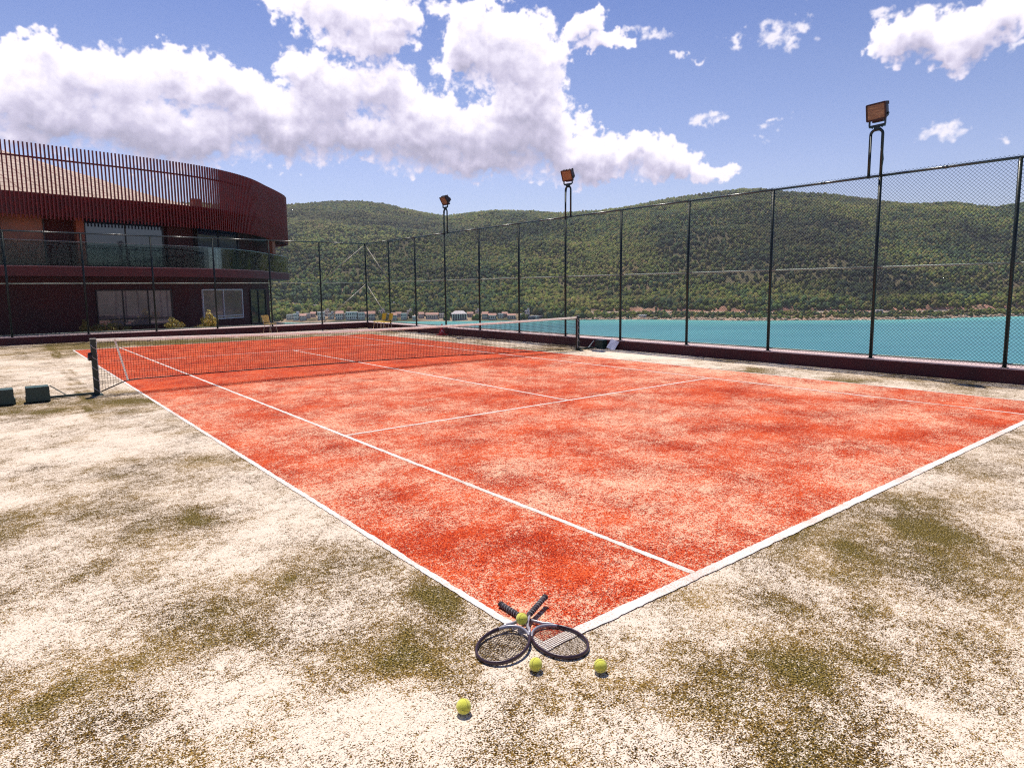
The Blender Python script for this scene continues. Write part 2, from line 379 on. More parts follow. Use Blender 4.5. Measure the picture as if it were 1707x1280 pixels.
M['leaf_near'] = m_vcol('shrub_leaves', 0.6, 9.0, 0.3)
M['earth'] = m_vcol('hillside_earth', 0.95, 0.05, 0.4)
M['terrace'] = simple('terrace_paving', (0.32, 0.26, 0.24), 0.85, 0, 0.2, 2)

# ------------------------------------------------------------------ mesh helpers
class MB:
    def __init__(s): s.v = []; s.f = []; s.mi = []
    def add(s, vs, fs, mi=0):
        o = len(s.v); s.v += [tuple(map(float, q)) for q in vs]; s.f += [tuple(o+i for i in f) for f in fs]; s.mi += [mi]*len(fs)
        return s
    def box(s, a, b, mi=0):
        (x0, y0, z0), (x1, y1, z1) = a, b
        return s.add([(x0,y0,z0),(x1,y0,z0),(x1,y1,z0),(x0,y1,z0),(x0,y0,z1),(x1,y0,z1),(x1,y1,z1),(x0,y1,z1)],
            [(0,3,2,1),(4,5,6,7),(0,1,5,4),(1,2,6,5),(2,3,7,6),(3,0,4,7)], mi)
    def obox(s, p, q, wd, th, up=(0,0,1), mi=0):
        # bar from p to q, wd wide, th thick along up
        p = np.array(p, float); q = np.array(q, float); d = q-p; d /= np.linalg.norm(d)
        u = np.array(up, float); sd_ = np.cross(d, u); sd_ /= np.linalg.norm(sd_); u = np.cross(sd_, d)
        c = []
        for e in (p, q):
            for a, b in ((-1,-1),(1,-1),(1,1),(-1,1)): c.append(e+sd_*a*wd/2+u*b*th/2)
        return s.add(c, [(0,1,2,3)[::-1],(4,5,6,7),(0,1,5,4),(1,2,6,5),(2,3,7,6),(3,0,4,7)], mi)
    def tube(s, pts, r, n=8, closed=False, mi=0, caps=True):
        pts = [np.array(p, float) for p in pts]; N = len(pts)
        rr = r if hasattr(r, '__len__') else [r]*N
        vs = []; prev = None
        for i, p in enumerate(pts):
            if closed: t = pts[(i+1) % N]-pts[i-1]
            else: t = pts[min(i+1, N-1)]-pts[max(i-1, 0)]
            t /= (np.linalg.norm(t)+1e-12)
            if prev is None:
                a = np.array([0,0,1.0]) if abs(t[2]) < .9 else np.array([1.0,0,0])
                u = np.cross(t, a)
            else: u = prev-t*(prev@t)
            u /= np.linalg.norm(u); prev = u; v = np.cross(t, u)
            for k in range(n):
                a = 2*math.pi*k/n; vs.append(p+(u*math.cos(a)+v*math.sin(a))*rr[i])
        fs = []
        for i in range(N if closed else N-1):
            j = (i+1) % N
            for k in range(n): fs.append((i*n+k, i*n+(k+1) % n, j*n+(k+1) % n, j*n+k))
        if caps and not closed: fs.append(tuple(range(n))[::-1]); fs.append(tuple((N-1)*n+k for k in range(n)))
        return s.add(vs, fs, mi)
    def lathe(s, prof, n=20, c=(0,0,0), axis='z', mi=0):
        vs = []
        for r, h in prof:
            for k in range(n):
                a = 2*math.pi*k/n; x, y = r*math.cos(a), r*math.sin(a)
                vs.append((c[0]+x, c[1]+y, c[2]+h) if axis == 'z' else (c[0]+x, c[1]+h, c[2]+y) if axis == 'y' else (c[0]+h, c[1]+x, c[2]+y))
        fs = []
        for i in range(len(prof)-1):
            for k in range(n): fs.append((i*n+k, i*n+(k+1) % n, (i+1)*n+(k+1) % n, (i+1)*n+k))
        fs.append(tuple(range(n))[::-1]); fs.append(tuple((len(prof)-1)*n+k for k in range(n)))
        return s.add(vs, fs, mi)
    def build(s, name, mt, parent=None, smooth=False, bevel=0.0):
        me = bpy.data.meshes.new(name); me.from_pydata(s.v, [], s.f)
        for q in (mt if isinstance(mt, (list, tuple)) else [mt]): me.materials.append(q)
        if isinstance(mt, (list, tuple)): me.polygons.foreach_set('material_index', s.mi)
        me.update()
        if smooth: me.polygons.foreach_set('use_smooth', [True]*len(me.polygons))
        o = bpy.data.objects.new(name, me); COL.objects.link(o)
        if parent is not None: o.parent = parent
        if bevel:
            bv = o.modifiers.new('bevel', 'BEVEL'); bv.width = bevel; bv.segments = 2; bv.limit_method = 'ANGLE'
        return o
def npmesh(name, v, f, mt, parent=None, col=None, attr='col', smooth=False):
    v = np.asarray(v, np.float32); f = np.asarray(f, np.int32); k = f.shape[1]
    me = bpy.data.meshes.new(name); me.vertices.add(len(v)); me.vertices.foreach_set('co', v.ravel())
    me.loops.add(f.size); me.loops.foreach_set('vertex_index', f.ravel())
    me.polygons.add(len(f)); me.polygons.foreach_set('loop_start', np.arange(0, f.size, k, dtype=np.int32))
    me.polygons.foreach_set('loop_total', np.full(len(f), k, np.int32))
    if smooth: me.polygons.foreach_set('use_smooth', np.ones(len(f), bool))
    me.update(calc_edges=True)
    if col is not None:
        col = np.asarray(col, np.float32)
        if col.ndim == 1:
            a = me.attributes.new(attr, 'FLOAT', 'POINT'); a.data.foreach_set('value', col)
        else:
            a = me.color_attributes.new(attr, 'FLOAT_COLOR', 'POINT')
            a.data.foreach_set('color', np.c_[col, np.ones(len(col), np.float32)].ravel())
    me.materials.append(mt)
    o = bpy.data.objects.new(name, me); COL.objects.link(o)
    if parent is not None: o.parent = parent
    return o
def tag(o, label=None, cat=None, group=None, kind=None):
    for k, v in (('label', label), ('category', cat), ('group', group), ('kind', kind)):
        if v: o[k] = v
    return o
def empty(name, loc=(0,0,0), rz=0.0):
    o = bpy.data.objects.new(name, None); o.empty_display_size = 0.2; o.location = tuple(map(float, loc)); o.rotation_euler = (0,0,rz)
    COL.objects.link(o); return o
def copy_tree(o, parent=None):
    c = o.copy(); COL.objects.link(c)
    if parent is not None: c.parent = parent
    for ch in list(o.children): copy_tree(ch, c)
    return c

# value noise in numpy
_tab = rng.random((256, 256))
def vnoise(x, y):
    xi = np.floor(x).astype(int); yi = np.floor(y).astype(int); fx = x-xi; fy = y-yi
    fx = fx*fx*(3-2*fx); fy = fy*fy*(3-2*fy)
    g_ = lambda a, b: _tab[a % 256, b % 256]
    return (g_(xi, yi)*(1-fx)+g_(xi+1, yi)*fx)*(1-fy)+(g_(xi, yi+1)*(1-fx)+g_(xi+1, yi+1)*fx)*fy
def fbm(x, y, o=5, lac=2.03, g_=0.55):
    a = 1; s_ = 0; t = 0
    for i in range(o):
        s_ = s_+a*vnoise(x+i*17.3, y+i*9.1); t += a; a *= g_; x = x*lac; y = y*lac
    return s_/t

# ------------------------------------------------------------------ ground: sanded artificial turf platform
FX, FY = 13.13, 28.19          # fence lines
WH = 0.29
CW, CLN = 10.97, 23.77
# sand patches and bare green / red patches, centre pixel radius and strength, turned into places on the ground
BL = [(230,735,120,.5),(320,800,60,.35),(90,900,120,.4),(60,1010,110,.4),(300,930,90,.2),(170,760,60,.3),(640,1230,150,.3),(980,1220,90,.25),(1180,1250,110,.25),(20,830,60,.3),
 (100,620,90,.45),(150,600,60,.4),(40,640,60,.2),(1000,592,60,.7),(1100,601,90,.75),(1200,612,50,.6),(880,572,60,.35),(700,556,60,.4),(1330,625,50,.4),(1500,645,60,.3),
 (350,1130,120,.3),(480,1160,90,.2),(1050,1110,60,.15),(1240,1130,60,.15),(1560,780,60,.2),(1640,820,60,.25),(1180,1010,60,.15),(1560,1010,60,.2),
 (60,578,80,-.6),(200,574,90,-.8),(330,571,90,-.8),(450,566,80,-.7),(560,560,60,-.5),(10,572,40,-.3),
 (230,665,45,-.8),(30,690,45,-.7),(200,690,30,-.5),(280,770,35,-.4),(310,872,40,-.6),(220,805,35,-.35),(540,955,35,-.4),(370,1055,60,-.4),(470,980,50,-.3),
 (740,1120,60,-.55),(690,1060,60,-.5),(760,1010,40,-.7),(640,1100,70,-.45),(800,1000,30,-.4),(600,1020,60,-.3),
 (1320,905,35,-.7),(1480,950,60,-.5),(1640,905,60,-.7),(1450,990,50,-.5),(1400,1075,60,-.45),(1290,1100,40,-.5),(1690,735,50,-.8),(1600,770,70,-.4),(1270,1050,50,-.4),
 (1680,960,70,-.4),(1550,890,40,-.5),(1250,1180,90,-.2),(1600,1150,90,-.2),(80,1180,70,-.4),(160,1240,90,-.3),(60,700,30,-.3),(1380,880,30,-.4),(300,590,40,-.5),
 (1250,618,40,-.5),(1420,635,40,-.5),(1600,655,40,-.4),(830,566,50,-.4),(950,575,30,-.3)]
BR = [(740,905,50,-.7),(560,750,45,-.5),(900,935,70,-.8),(1000,890,45,-.4),(1230,655,60,-.6),(1480,722,60,-.7),(1620,700,50,-.6),(1290,800,60,-.4),(1330,712,50,-.6),(960,975,45,-.3),
 (1150,615,70,.5),(1250,628,90,.5),(1400,648,70,.35),(1100,605,60,.3),(680,820,40,-.4),(800,900,40,-.4),(620,730,30,-.3),(1430,860,50,-.3),(1670,682,40,-.9),(700,650,60,-.3),(850,605,60,-.5),
 (640,735,50,.0),(900,850,60,.35),(1150,920,60,.35),(1000,800,60,.3),(800,1000,50,.25),(850,780,50,.3),(960,1020,50,.3),(1080,790,70,.25),(1200,880,60,.2),(980,640,60,.25),(480,740,60,.2),(380,680,60,.2),(1000,1000,40,.2),
 (700,870,70,.15),(1250,760,50,.25),(450,650,60,.25),(1050,690,60,.15),(880,690,50,.2),(1450,790,60,.15)]
def blobs(X, Y, lst):
    s_ = np.zeros_like(X)
    ux = X+1.1*(fbm(X*.9+3, Y*.9)-.5)*1.3; uy = Y+1.1*(fbm(X*.9+40, Y*.9+7)-.5)*1.3
    for x, y, r, a in lst:
        c = onz(x, y); dep = (c-CAM)@_F
        rad = r*dep/F_PX*0.95
        s_ += a*np.exp(-(((ux-c[0])**2+(uy-c[1])**2)/(rad*rad))**1.0)
    return s_
def sheet(name, x0, x1, y0, y1, z, step, mt, fn):
    nx = int(round((x1-x0)/step))+1; ny = int(round((y1-y0)/step))+1
    X, Y = np.meshgrid(np.linspace(x0, x1, nx), np.linspace(y0, y1, ny))
    v = np.c_[X.ravel(), Y.ravel(), np.full(X.size, z)]
    i = np.arange(nx*ny).reshape(ny, nx)
    f = np.c_[i[:-1,:-1].ravel(), i[:-1,1:].ravel(), i[1:,1:].ravel(), i[1:,:-1].ravel()]
    s_ = fn(X, Y).ravel()
    return npmesh(name, v, f, mt, col=np.clip(s_, 0, 1.25), attr='sand')
def sand_green(X, Y):
    b_ = 0.45+0.90*(fbm(X*.55, Y*.55, 6, 2.1, .62)-.5)+.5*(fbm(X*2.2+9, Y*2.2, 4)-.5)+.35*(fbm(X*7+9, Y*7, 3)-.5)
    b_ = b_+.52*blobs(X, Y, BL)
    pa, pb = onz(95, 600)[:2], onz(272, 878)[:2]; d_ = (pb-pa)/np.linalg.norm(pb-pa)      # worn seam of the turf carpet
    for off in (0.0, .13):
        dist = (X-pa[0])*d_[1]-(Y-pa[1])*d_[0]+off+.02*np.sin(Y*1.7)
        al_ = (X-pa[0])*d_[0]+(Y-pa[1])*d_[1]
        b_ = b_-0.45*np.exp(-(dist/.045)**2)*np.clip((fbm(X*1.2, Y*1.2)-.33)*4, 0, 1)*np.clip((12-al_)/2, 0, 1)
    return b_
def sand_red(X, Y):
    b_ = 0.29+0.55*(fbm(X*.6+70, Y*.6, 6, 2.1, .6)-.5)+.5*(fbm(X*2.6+19, Y*2.6, 4)-.5)+.35*(fbm(X*8+9, Y*8, 3)-.5)
    b_ = b_+.40*blobs(X, Y, BR)
    far = 1/(1+np.exp(-(Y-11.45)*9)); b_ = b_*(1-far)+far*(0.06+0.25*(fbm(X*1.2, Y*1.2)-.5))
    return b_
tag(sheet('ground', -9, FX-.10, -7, FY-.10, 0.0, 0.09, M['turf'], sand_green), kind='structure', label='sand filled green artificial turf around the red court')
tag(sheet('court_surface', 0.012, CW-.012, 0.012, CLN-.012, 0.003, 0.09, M['clay'], sand_red), kind='structure', label='red sand filled tennis court surface')
# painted lines, each a thin strip with slightly ragged edges
def line_strip(mb, p, q, wd, z=0.0055):
    p = np.array(p, float); q = np.array(q, float); L = np.linalg.norm(q-p); d_ = (q-p)/L; nrm = np.array([-d_[1], d_[0]])
    n = max(2, int(L/0.035)); vs = []
    for i in range(n+1):
        c = p+d_*L*i/n
        j = (random.random()-.5)*0.009+(vn_(i*.23)-.5)*.007; k = (random.random()-.5)*0.009+(vn_(i*.23+90)-.5)*.007
        vs += [(*(c-nrm*(wd/2+j)), z), (*(c+nrm*(wd/2+k)), z)]
    mb.add(vs, [(2*i, 2*i+2, 2*i+3, 2*i+1) for i in range(n)])
vn_ = lambda t_: float(vnoise(np.array([t_]), np.array([3.3]))[0])
lines = MB()
lw = .050
line_strip(lines, (lw/2, .0), (lw/2, CLN), lw)
line_strip(lines, (CW-lw/2, .0), (CW-lw/2, CLN), lw)
line_strip(lines, (.03, .045), (CW-.03, .042), .078, .0066)
line_strip(lines, (lw+.004, CLN-.03), (CW-lw-.004, CLN-.03), .06)
line_strip(lines, (1.395, .079), (1.395, CLN-.064), lw)
line_strip(lines, (9.575, .079), (9.575, CLN-.064), lw)
line_strip(lines, (1.395+.031, 5.51), (9.575-.031, 5.51), .05)
line_strip(lines, (1.395+.031, 18.26), (9.575-.031, 18.26), .05)
line_strip(lines, (5.485, 5.51+.029), (5.485, 18.26-.029), .05)
tag(lines.build('court_line', M['line']), kind='structure', label='white painted court lines')
# platform body and terrace under the building
pf = MB(); pf.box((-30, -14, -9), (FX+.74, FY+.97, -.012)); tag(pf.build('platform', M['terrace']), kind='structure', label='raised platform carrying the court')
tr = MB()
tp = [(-30, FY+.98), (9.0, FY+.98), (9.6, 30.5), (12.0, 37.0), (12.0, 48), (-30, 48)]
n_ = len(tp)
tr.add([(x, y, -.02) for x, y in tp]+[(x, y, -9) for x, y in tp], [tuple(range(n_)), tuple(range(2*n_-1, n_-1, -1))]+[(i, i+n_, (i+1) % n_+n_, (i+1) % n_) for i in range(n_)])
tag(tr.build('terrace', M['terrace']), kind='structure', label='paved terrace at the foot of the red building')

# ------------------------------------------------------------------ kerb walls
def kerb(name, a, b, axis, label):
    r_ = empty(name, ((a[0]+b[0])/2, (a[1]+b[1])/2, 0)); tag(r_, label, 'wall')
    r_loc = np.array(r_.location)
    def bx(x0, y0, z0, x1, y1, z1):
        mb = MB(); mb.box((x0-r_loc[0], y0-r_loc[1], z0), (x1-r_loc[0], y1-r_loc[1], z1)); return mb
    bx(a[0], a[1], -.01, b[0], b[1], WH-.02).build('wall_body', M['wall'], r_)
    g_ = .006
    bx(a[0]-g_*(axis == 'y'), a[1]-g_*(axis == 'x'), WH-.02, b[0]+g_*(axis == 'y'), b[1]+g_*(axis == 'x'), WH).build('coping', M['coping'], r_)
kerb('kerb_wall', (FX-.10, -7.0), (FX+.72, FY+.95), 'y', 'low maroon kerb wall with pale top along the sea side of the court')
kerb('kerb_wall', (-14.0, FY-.10), (FX-.11, FY+.95), 'x', 'low maroon kerb wall across the far end of the court before the building')

# ------------------------------------------------------------------ chain link fences
HT, HM, HB = 4.235, 2.285, WH+.075
SPR = 2.4397; Y0 = FY-11*SPR; SPB = 2.434
def wires(mb, L, z0, z1, u0):
    # diamond weave in the local x-z plane of a bay: x in 0..L, z0..z1, u0 = phase
    p = 0.0707; r_ = 0.0026
    H = z1-z0
    def seg(xa, za, xb, zb, off):
        dx, dz = xb-xa, zb-za; l_ = math.hypot(dx, dz)
        if l_ < .01: return
        nx, nz = -dz/l_*r_, dx/l_*r_
        y = off
        mb.add([(xa+nx, y-r_*.6, za+nz), (xa-nx, y-r_*.6, za-nz), (xa, y+r_, za), (xb+nx, y-r_*.6, zb+nz), (xb-nx, y-r_*.6, zb-nz), (xb, y+r_, zb)],
               [(0,1,4,3), (1,2,5,4), (2,0,3,5)])
    k0 = int(-H/p)-2
    for k in range(k0, int(L/p)+2):
        # slope +1 wire: x = k*p - u0 + (z - z0)
        xs = k*p-u0; a = max(0, -xs); b = min(H, L-xs)
        if b > a: seg(xs+a, z0+a, xs+b, z0+b, .001)
        xs2 = xs+H  # slope -1: x = xs2 - (z-z0)
        a = max(0, xs2-L); b = min(H, xs2)
        if b > a: seg(xs2-a, z0+a, xs2-b, z0+b, -.001)
def fence(name, origin, ang, n, sp, label, bays_from=0):
    # local x runs along the fence; z up
    r_ = empty(name, (origin[0], origin[1], 0), ang); tag(r_, label, 'fence')
    for i in range(n+1):
        mb = MB(); mb.tube([(i*sp, 0, WH-.004), (i*sp, 0, HT-.02)], .037, 12)
        mb.box((i*sp-.06, -.06, WH), (i*sp+.06, .06, WH+.008))
        mb.build('post', M['steel'], r_, True)
    for z, rr, nm in ((HT, .027, 'top_rail'), (HM, .022, 'middle_rail'), (HB, .018, 'bottom_rail')):
        mb = MB(); yy = 0.0 if z == HT else .0
        for i in range(n):
            a, b = i*sp, (i+1)*sp
            e = .034 if z != HT else 0.0
            mb.tube([(a+e, yy, z), (b-e, yy, z)], rr, 10)
            if z == HT: mb.tube([((a+b)/2-.05, yy, z), ((a+b)/2+.05, yy, z)], rr+.006, 10)
        mb.build(nm, M['toprail'] if z == HT else M['rail'], r_, True)
    for i in range(n):
        mb = MB(); wires(mb, sp, WH+.03, HT+.055, random.random()*.07)
        mb.v = [(x+i*sp, y-.04, z) for x, y, z in mb.v]
        mb.build('chain_link_panel', M['wire'], r_)
    return r_
NR = 15
fence('chain_link_fence', (FX, FY), R(-90), NR, SPR, 'tall green chain link fence along the sea side, carrying the floodlights')
fb = fence('chain_link_fence', (FX-9*SPB, FY), 0, 9, SPB, 'tall green chain link fence across the far end before the red building')
# the corner post belongs to the sea-side fence: drop the duplicate and brace both corner bays
for o in list(fb.children):
    if o.name.startswith('post') and max(v.co.x for v in o.data.vertices) > 9*SPB-.01:
        bpy.data.objects.remove(o)
fr = [o for o in bpy.data.objects if o.name == 'chain_link_fence'][0]
for (p, q) in (((.03, 0, HT-.06), (SPR-.04, 0, HM+.06)), ((.03, 0, HM-.08), (SPR-.04, 0, WH+.06))):
    mb = MB(); mb.tube([p, q], .02, 10); mb.v = [(x, y-.0, z) for x, y, z in mb.v]; mb.build('corner_brace', M['brace'], fr, True)
for (p, q) in (((9*SPB-.03, 0, HT-.06), (8*SPB+.04, 0, HM+.06)), ((9*SPB-.03, 0, HM-.08), (8*SPB+.04, 0, WH+.06))):
    mb = MB(); mb.tube([p, q], .02, 10); mb.build('corner_brace', M['brace'], fb, True)

# ------------------------------------------------------------------ floodlights on top of the sea-side fence
def floodlight(y, side, face, tilt, label):
    # side: direction (+1 far, -1 near) of the second leg
    r_ = empty('floodlight', (FX, y, HT)); tag(r_, label, 'floodlight', 'floodlights on the sea-side fence')
    s_ = .245*side; H = .98
    pts = [(0, 0, -.05), (0, 0, H-.10)]
    for a in range(0, 181, 15):
        c = .10
        if a <= 90: pts.append((0, s_*.0+side*(c-c*math.cos(R(a))), H-.10+c*math.sin(R(a))))
        else: pts.append((0, s_-side*(c+c*math.cos(R(a))), H-.10+c*math.sin(R(a))))
    pts += [(0, s_, H-.10), (0, s_, .0)]
    mb = MB(); mb.tube(pts, .030, 12); mb.tube([(0, s_, -.03), (0, s_, .05)], .036, 12); mb.build('tube_frame', M['steel'], r_, True)
    mb = MB(); cy = s_/2
    mb.box((-.03, cy-.16, H+.055), (.03, cy+.16, H+.095)); mb.box((-.045, cy-.05, H+.0), (.045, cy+.05, H+.05)); 
    mb.tube([(0, cy-.10, H+.03), (0, cy-.10, H+.055)], .012, 8); mb.tube([(0, cy+.10, H+.03), (0, cy+.10, H+.055)], .012, 8)
    mb.build('mounting_bar', M['steel'], r_)
    mb = MB(); mb.tube([(.03, 0, .10), (.045, -.02*side, .35), (.03, 0, .6), (.035, .0, .8), (.05, side*.02, H-.02), (.08, cy, H+.08)], .009, 6); mb.build('cable', M['black'], r_, True)
    # lamp head local: faces -x, tilted downward
    mb = MB()
    for s2 in (-1, 1):
        mb.obox((0, s2*.17, -.105), (0, s2*.17, .10), .05, .016, (0, 1, 0)); mb.tube([(0, s2*.15, .10), (0, s2*.235, .10)], .024, 8)
    mb.obox((0, -.17, -.105), (0, .17, -.105), .05, .016); yoke = mb.build('yoke', M['steel'], r_)
    body = MB()
    w2, h2, dp = .20, .165, .20
    fr_ = [(-.06, -w2, -h2), (-.06, w2, -h2), (-.06, w2, h2), (-.06, -w2, h2)]
    bk = [(dp-.06, -w2*.75, -h2*.62), (dp-.06, w2*.75, -h2*.62), (dp-.06, w2*.75, h2*.62), (dp-.06, -w2*.75, h2*.62)]
    body.add(fr_+bk, [(0,1,2,3), (7,6,5,4), (0,4,5,1), (1,5,6,2), (2,6,7,3), (3,7,4,0)])
    # rim
    for a_, b_ in (((-.07,-w2,-h2),(-.07,w2,-h2)), ((-.07,-w2,h2),(-.07,w2,h2)), ((-.07,-w2,-h2),(-.07,-w2,h2)), ((-.07,w2,-h2),(-.07,w2,h2))):
        body.obox(a_, b_, .03, .03, (1, 0, 0))
    body.box((dp-.05, -.10, -.10), (dp+.02, .10, .02)); body.box((-.02, -.12, -h2-.045), (.08, .12, -h2+.0))
    for k in range(4): body.box((.0, -.18+k*.12-.006, h2*.7), (.10, -.18+k*.12+.006, h2+.02))
    gl = MB(); gl.box((-.078, -w2+.02, -h2+.02), (-.066, w2-.02, h2-.02))
    T = Matrix.Rotation(-tilt, 4, 'Y')
    for mb_ in (body, gl): mb_.v = [tuple(T @ Vector(q)+Vector((0, 0, .17))) for q in mb_.v]
    ho = body.build('housing', M['housing'], r_)
    for o in (ho, yoke): o.location = (0, cy, H+.20); o.rotation_euler = (0, 0, face)
    gl.build('lamp_glass', M['amber'], ho)
floodlight(Y0+SPR, 1, R(-8), R(8), 'largest amber floodlight on twin tubes, above the second fence bay from the right')
floodlight(Y0+5*SPR, -1, R(8), R(20), 'middle amber floodlight on twin tubes, straight above the net end of the fence')
floodlight(Y0+8*SPR, -1, R(0), R(30), 'smallest and farthest amber floodlight on twin tubes')

# ------------------------------------------------------------------ tennis net, its two portable posts
NY = 11.885
def ztop(x): return float(np.interp(x, [-.6, .84, 2.4, 4.2, 6.4, 9.4, 12.0], [1.055, 1.03, 1.0, .98, .97, .99, 1.03]))
def zbot(x): return float(np.interp(x, [-.6, -.13, 1.0, 2.0, 4.74, 7.2, 9.8, 11.95], [.05, .24, .24, .235, .21, .17, .09, .04]))
net = tag(empty('tennis_net', (5.7, NY, 0)), 'dark mesh tennis net with a white top band across the red court', 'tennis net')
nx0, nx1 = -.60, 12.0
mb = MB()
def cord(a, b, r_=.0024):
    a = np.array(a); b = np.array(b)
    mb.obox(a, b, r_*2, r_*2, (0, 1, 0.01))
for i in range(int((nx1-nx0)/.045)):
    x = nx0+i*.045; cord((x-5.7, 0, zbot(x)), (x-5.7, .0, ztop(x)-.03))
for j in range(1, 23):
    xs = np.linspace(nx0, nx1, 40)
    for a, b in zip(xs[:-1], xs[1:]):
        za = ztop(a)-.03-j*.045; zb = ztop(b)-.03-j*.045
        if za > zbot(a)+.005 and zb > zbot(b)+.005: cord((a-5.7, 0, za), (b-5.7, 0, zb))
mb.build('net_mesh', M['netcord'], net)
mb = MB(); xs = np.linspace(nx0, nx1, 60)
for a, b in zip(xs[:-1], xs[1:]):
    mb.add([(a-5.7, -.008, ztop(a)-.055), (b-5.7, -.008, ztop(b)-.055), (b-5.7, -.010, ztop(b)-.004), (a-5.7, -.010, ztop(a)-.004),
            (a-5.7, .008, ztop(a)-.055), (b-5.7, .008, ztop(b)-.055), (b-5.7, .010, ztop(b)-.004), (a-5.7, .010, ztop(a)-.004),
            (a-5.7, 0, ztop(a)+.004), (b-5.7, 0, ztop(b)+.004)],
           [(0,1,2,3), (5,4,7,6), (3,2,9,8), (8,9,6,7)])
mb.build('top_band', M['band'], net)
mb = MB(); mb.tube([(x-5.7, -.004, zbot(x)) for x in np.linspace(nx0, nx1, 60)], .012, 6); mb.build('bottom_cord', M['black'], net, True)
mb = MB()
mb.add([(-.32-5.7, -.016, 1.04), (-.285-5.7, -.016, 1.04), (-.115-5.7, -.016, .235), (-.15-5.7, -.016, .235),
        (-.32-5.7, -.012, 1.04), (-.285-5.7, -.012, 1.04), (-.115-5.7, -.012, .235), (-.15-5.7, -.012, .235)],
       [(0,3,2,1), (4,5,6,7), (0,1,5,4), (1,2,6,5), (2,3,7,6), (3,0,4,7)])
mb.build('side_strap', M['band'], net)

def net_post(x, sgn, label):
    r_ = tag(empty('net_post', (x, NY, 0)), label, 'net post', 'portable posts of the tennis net')
    mb = MB(); mb.box((-.045, -.045, .012), (.045, .045, 1.05)); mb.build('upright', M['steel'], r_, bevel=.008)
    mb = MB(); mb.box((-.05, -.05, 1.05), (.05, .05, 1.065)); mb.build('post_cap', M['pale_metal'], r_)
    mb = MB(); mb.box((-.09, -.16, .0), (.09, .16, .012)); mb.obox((0, 0, .035), (sgn*.80, -.0, .035), .05, .04)
    mb.build('base_arm', M['box'], r_)
    mb = MB(); mb.obox((sgn*.48, 0, .05), (sgn*.72, 0, .25), .03, .02); mb.build('brace', M['pale_metal'], r_)
    b0, b1 = sorted((sgn*.745, sgn*1.085))
    mb = MB(); mb.box((b0, -.32, .02), (b1, .0-.03, .27)); mb.box((b0-.01, -.25, .0), (b0+.04, -.10, .10)); mb.box((b1-.04, -.25, .0), (b1+.01, -.10, .10))
    cb_ = mb.build('ballast_box', M['box'], r_, bevel=.006)
    mb = MB(); mb.box((b0+.005, -.315, .270), (b1-.005, -.035, .278)); mb.build('box_lid', M['boxtop'], cb_, bevel=.003)
    # lacing
    mb = MB(); pts = []
    for i in range(28):
        t = i/27; pts.append((.048*(-sgn)+.006*math.sin(i*2.1), -.050-.004*math.sin(i), 1.0-.95*t))
    mb.tube(pts, .004, 5)
    for i in range(5): mb.tube([(-.047, -.048, .95-.2*i), (-.01, -.052, .90-.2*i), (.047, -.049, .86-.2*i)], .0035, 5)
    mb.build('lacing_cord', M['white'], r_, True)
    if sgn < 0:
        mb = MB(); mb.lathe([(.045, .0), (.075, .005), (.078, .05), (.045, .06)], 18, (-.10, -.03, .73), 'x'); mb.tube([(-.10, -.03, .73), (-.04, -.03, .73)], .012, 8)
        cr_ = mb.build('winder_drum', M['black'], r_, True)
        mb = MB(); mb.tube([(-.095, -.045, .72), (-.10, -.06, .70), (-.095, -.075, .68)], .014, 8); mb.build('winder_handle', M['pale_metal'], cr_, True)
    return r_
net_post(-.655, -1, 'dark green net post with ballast box on the near left of the net')
net_post(12.05, 1, 'dark net post with low ballast box at the sea-side end of the net')
bb = tag(empty('ballast_box', (-2.08, 11.70, 0)), 'dark green ballast box at the left picture edge beside the near net post', 'box')
mb = MB(); mb.box((-.17, -.15, .02), (.17, .15, .27)); mb.box((.15, -.10, 0), (.19, .08, .11)); mb.box((-.19, -.10, 0), (-.15, .08, .11)); mb.build('body', M['box'], bb, bevel=.006)
mb = MB(); mb.box((-.165, -.145, .27), (.165, .145, .278)); mb.build('lid', M['boxtop'], bb, bevel=.003)
# white board leaning on the kerb wall
mb = MB(); mb.obox((12.86, 11.28, .012), (13.01, 11.20, .285), .36, .012, (-1, 0, .4))
tag(mb.build('white_board', simple('pale_plastic_board', (.72, .72, .86), .4), bevel=.01), 'small white board leaning on the kerb wall right of the net', 'board')

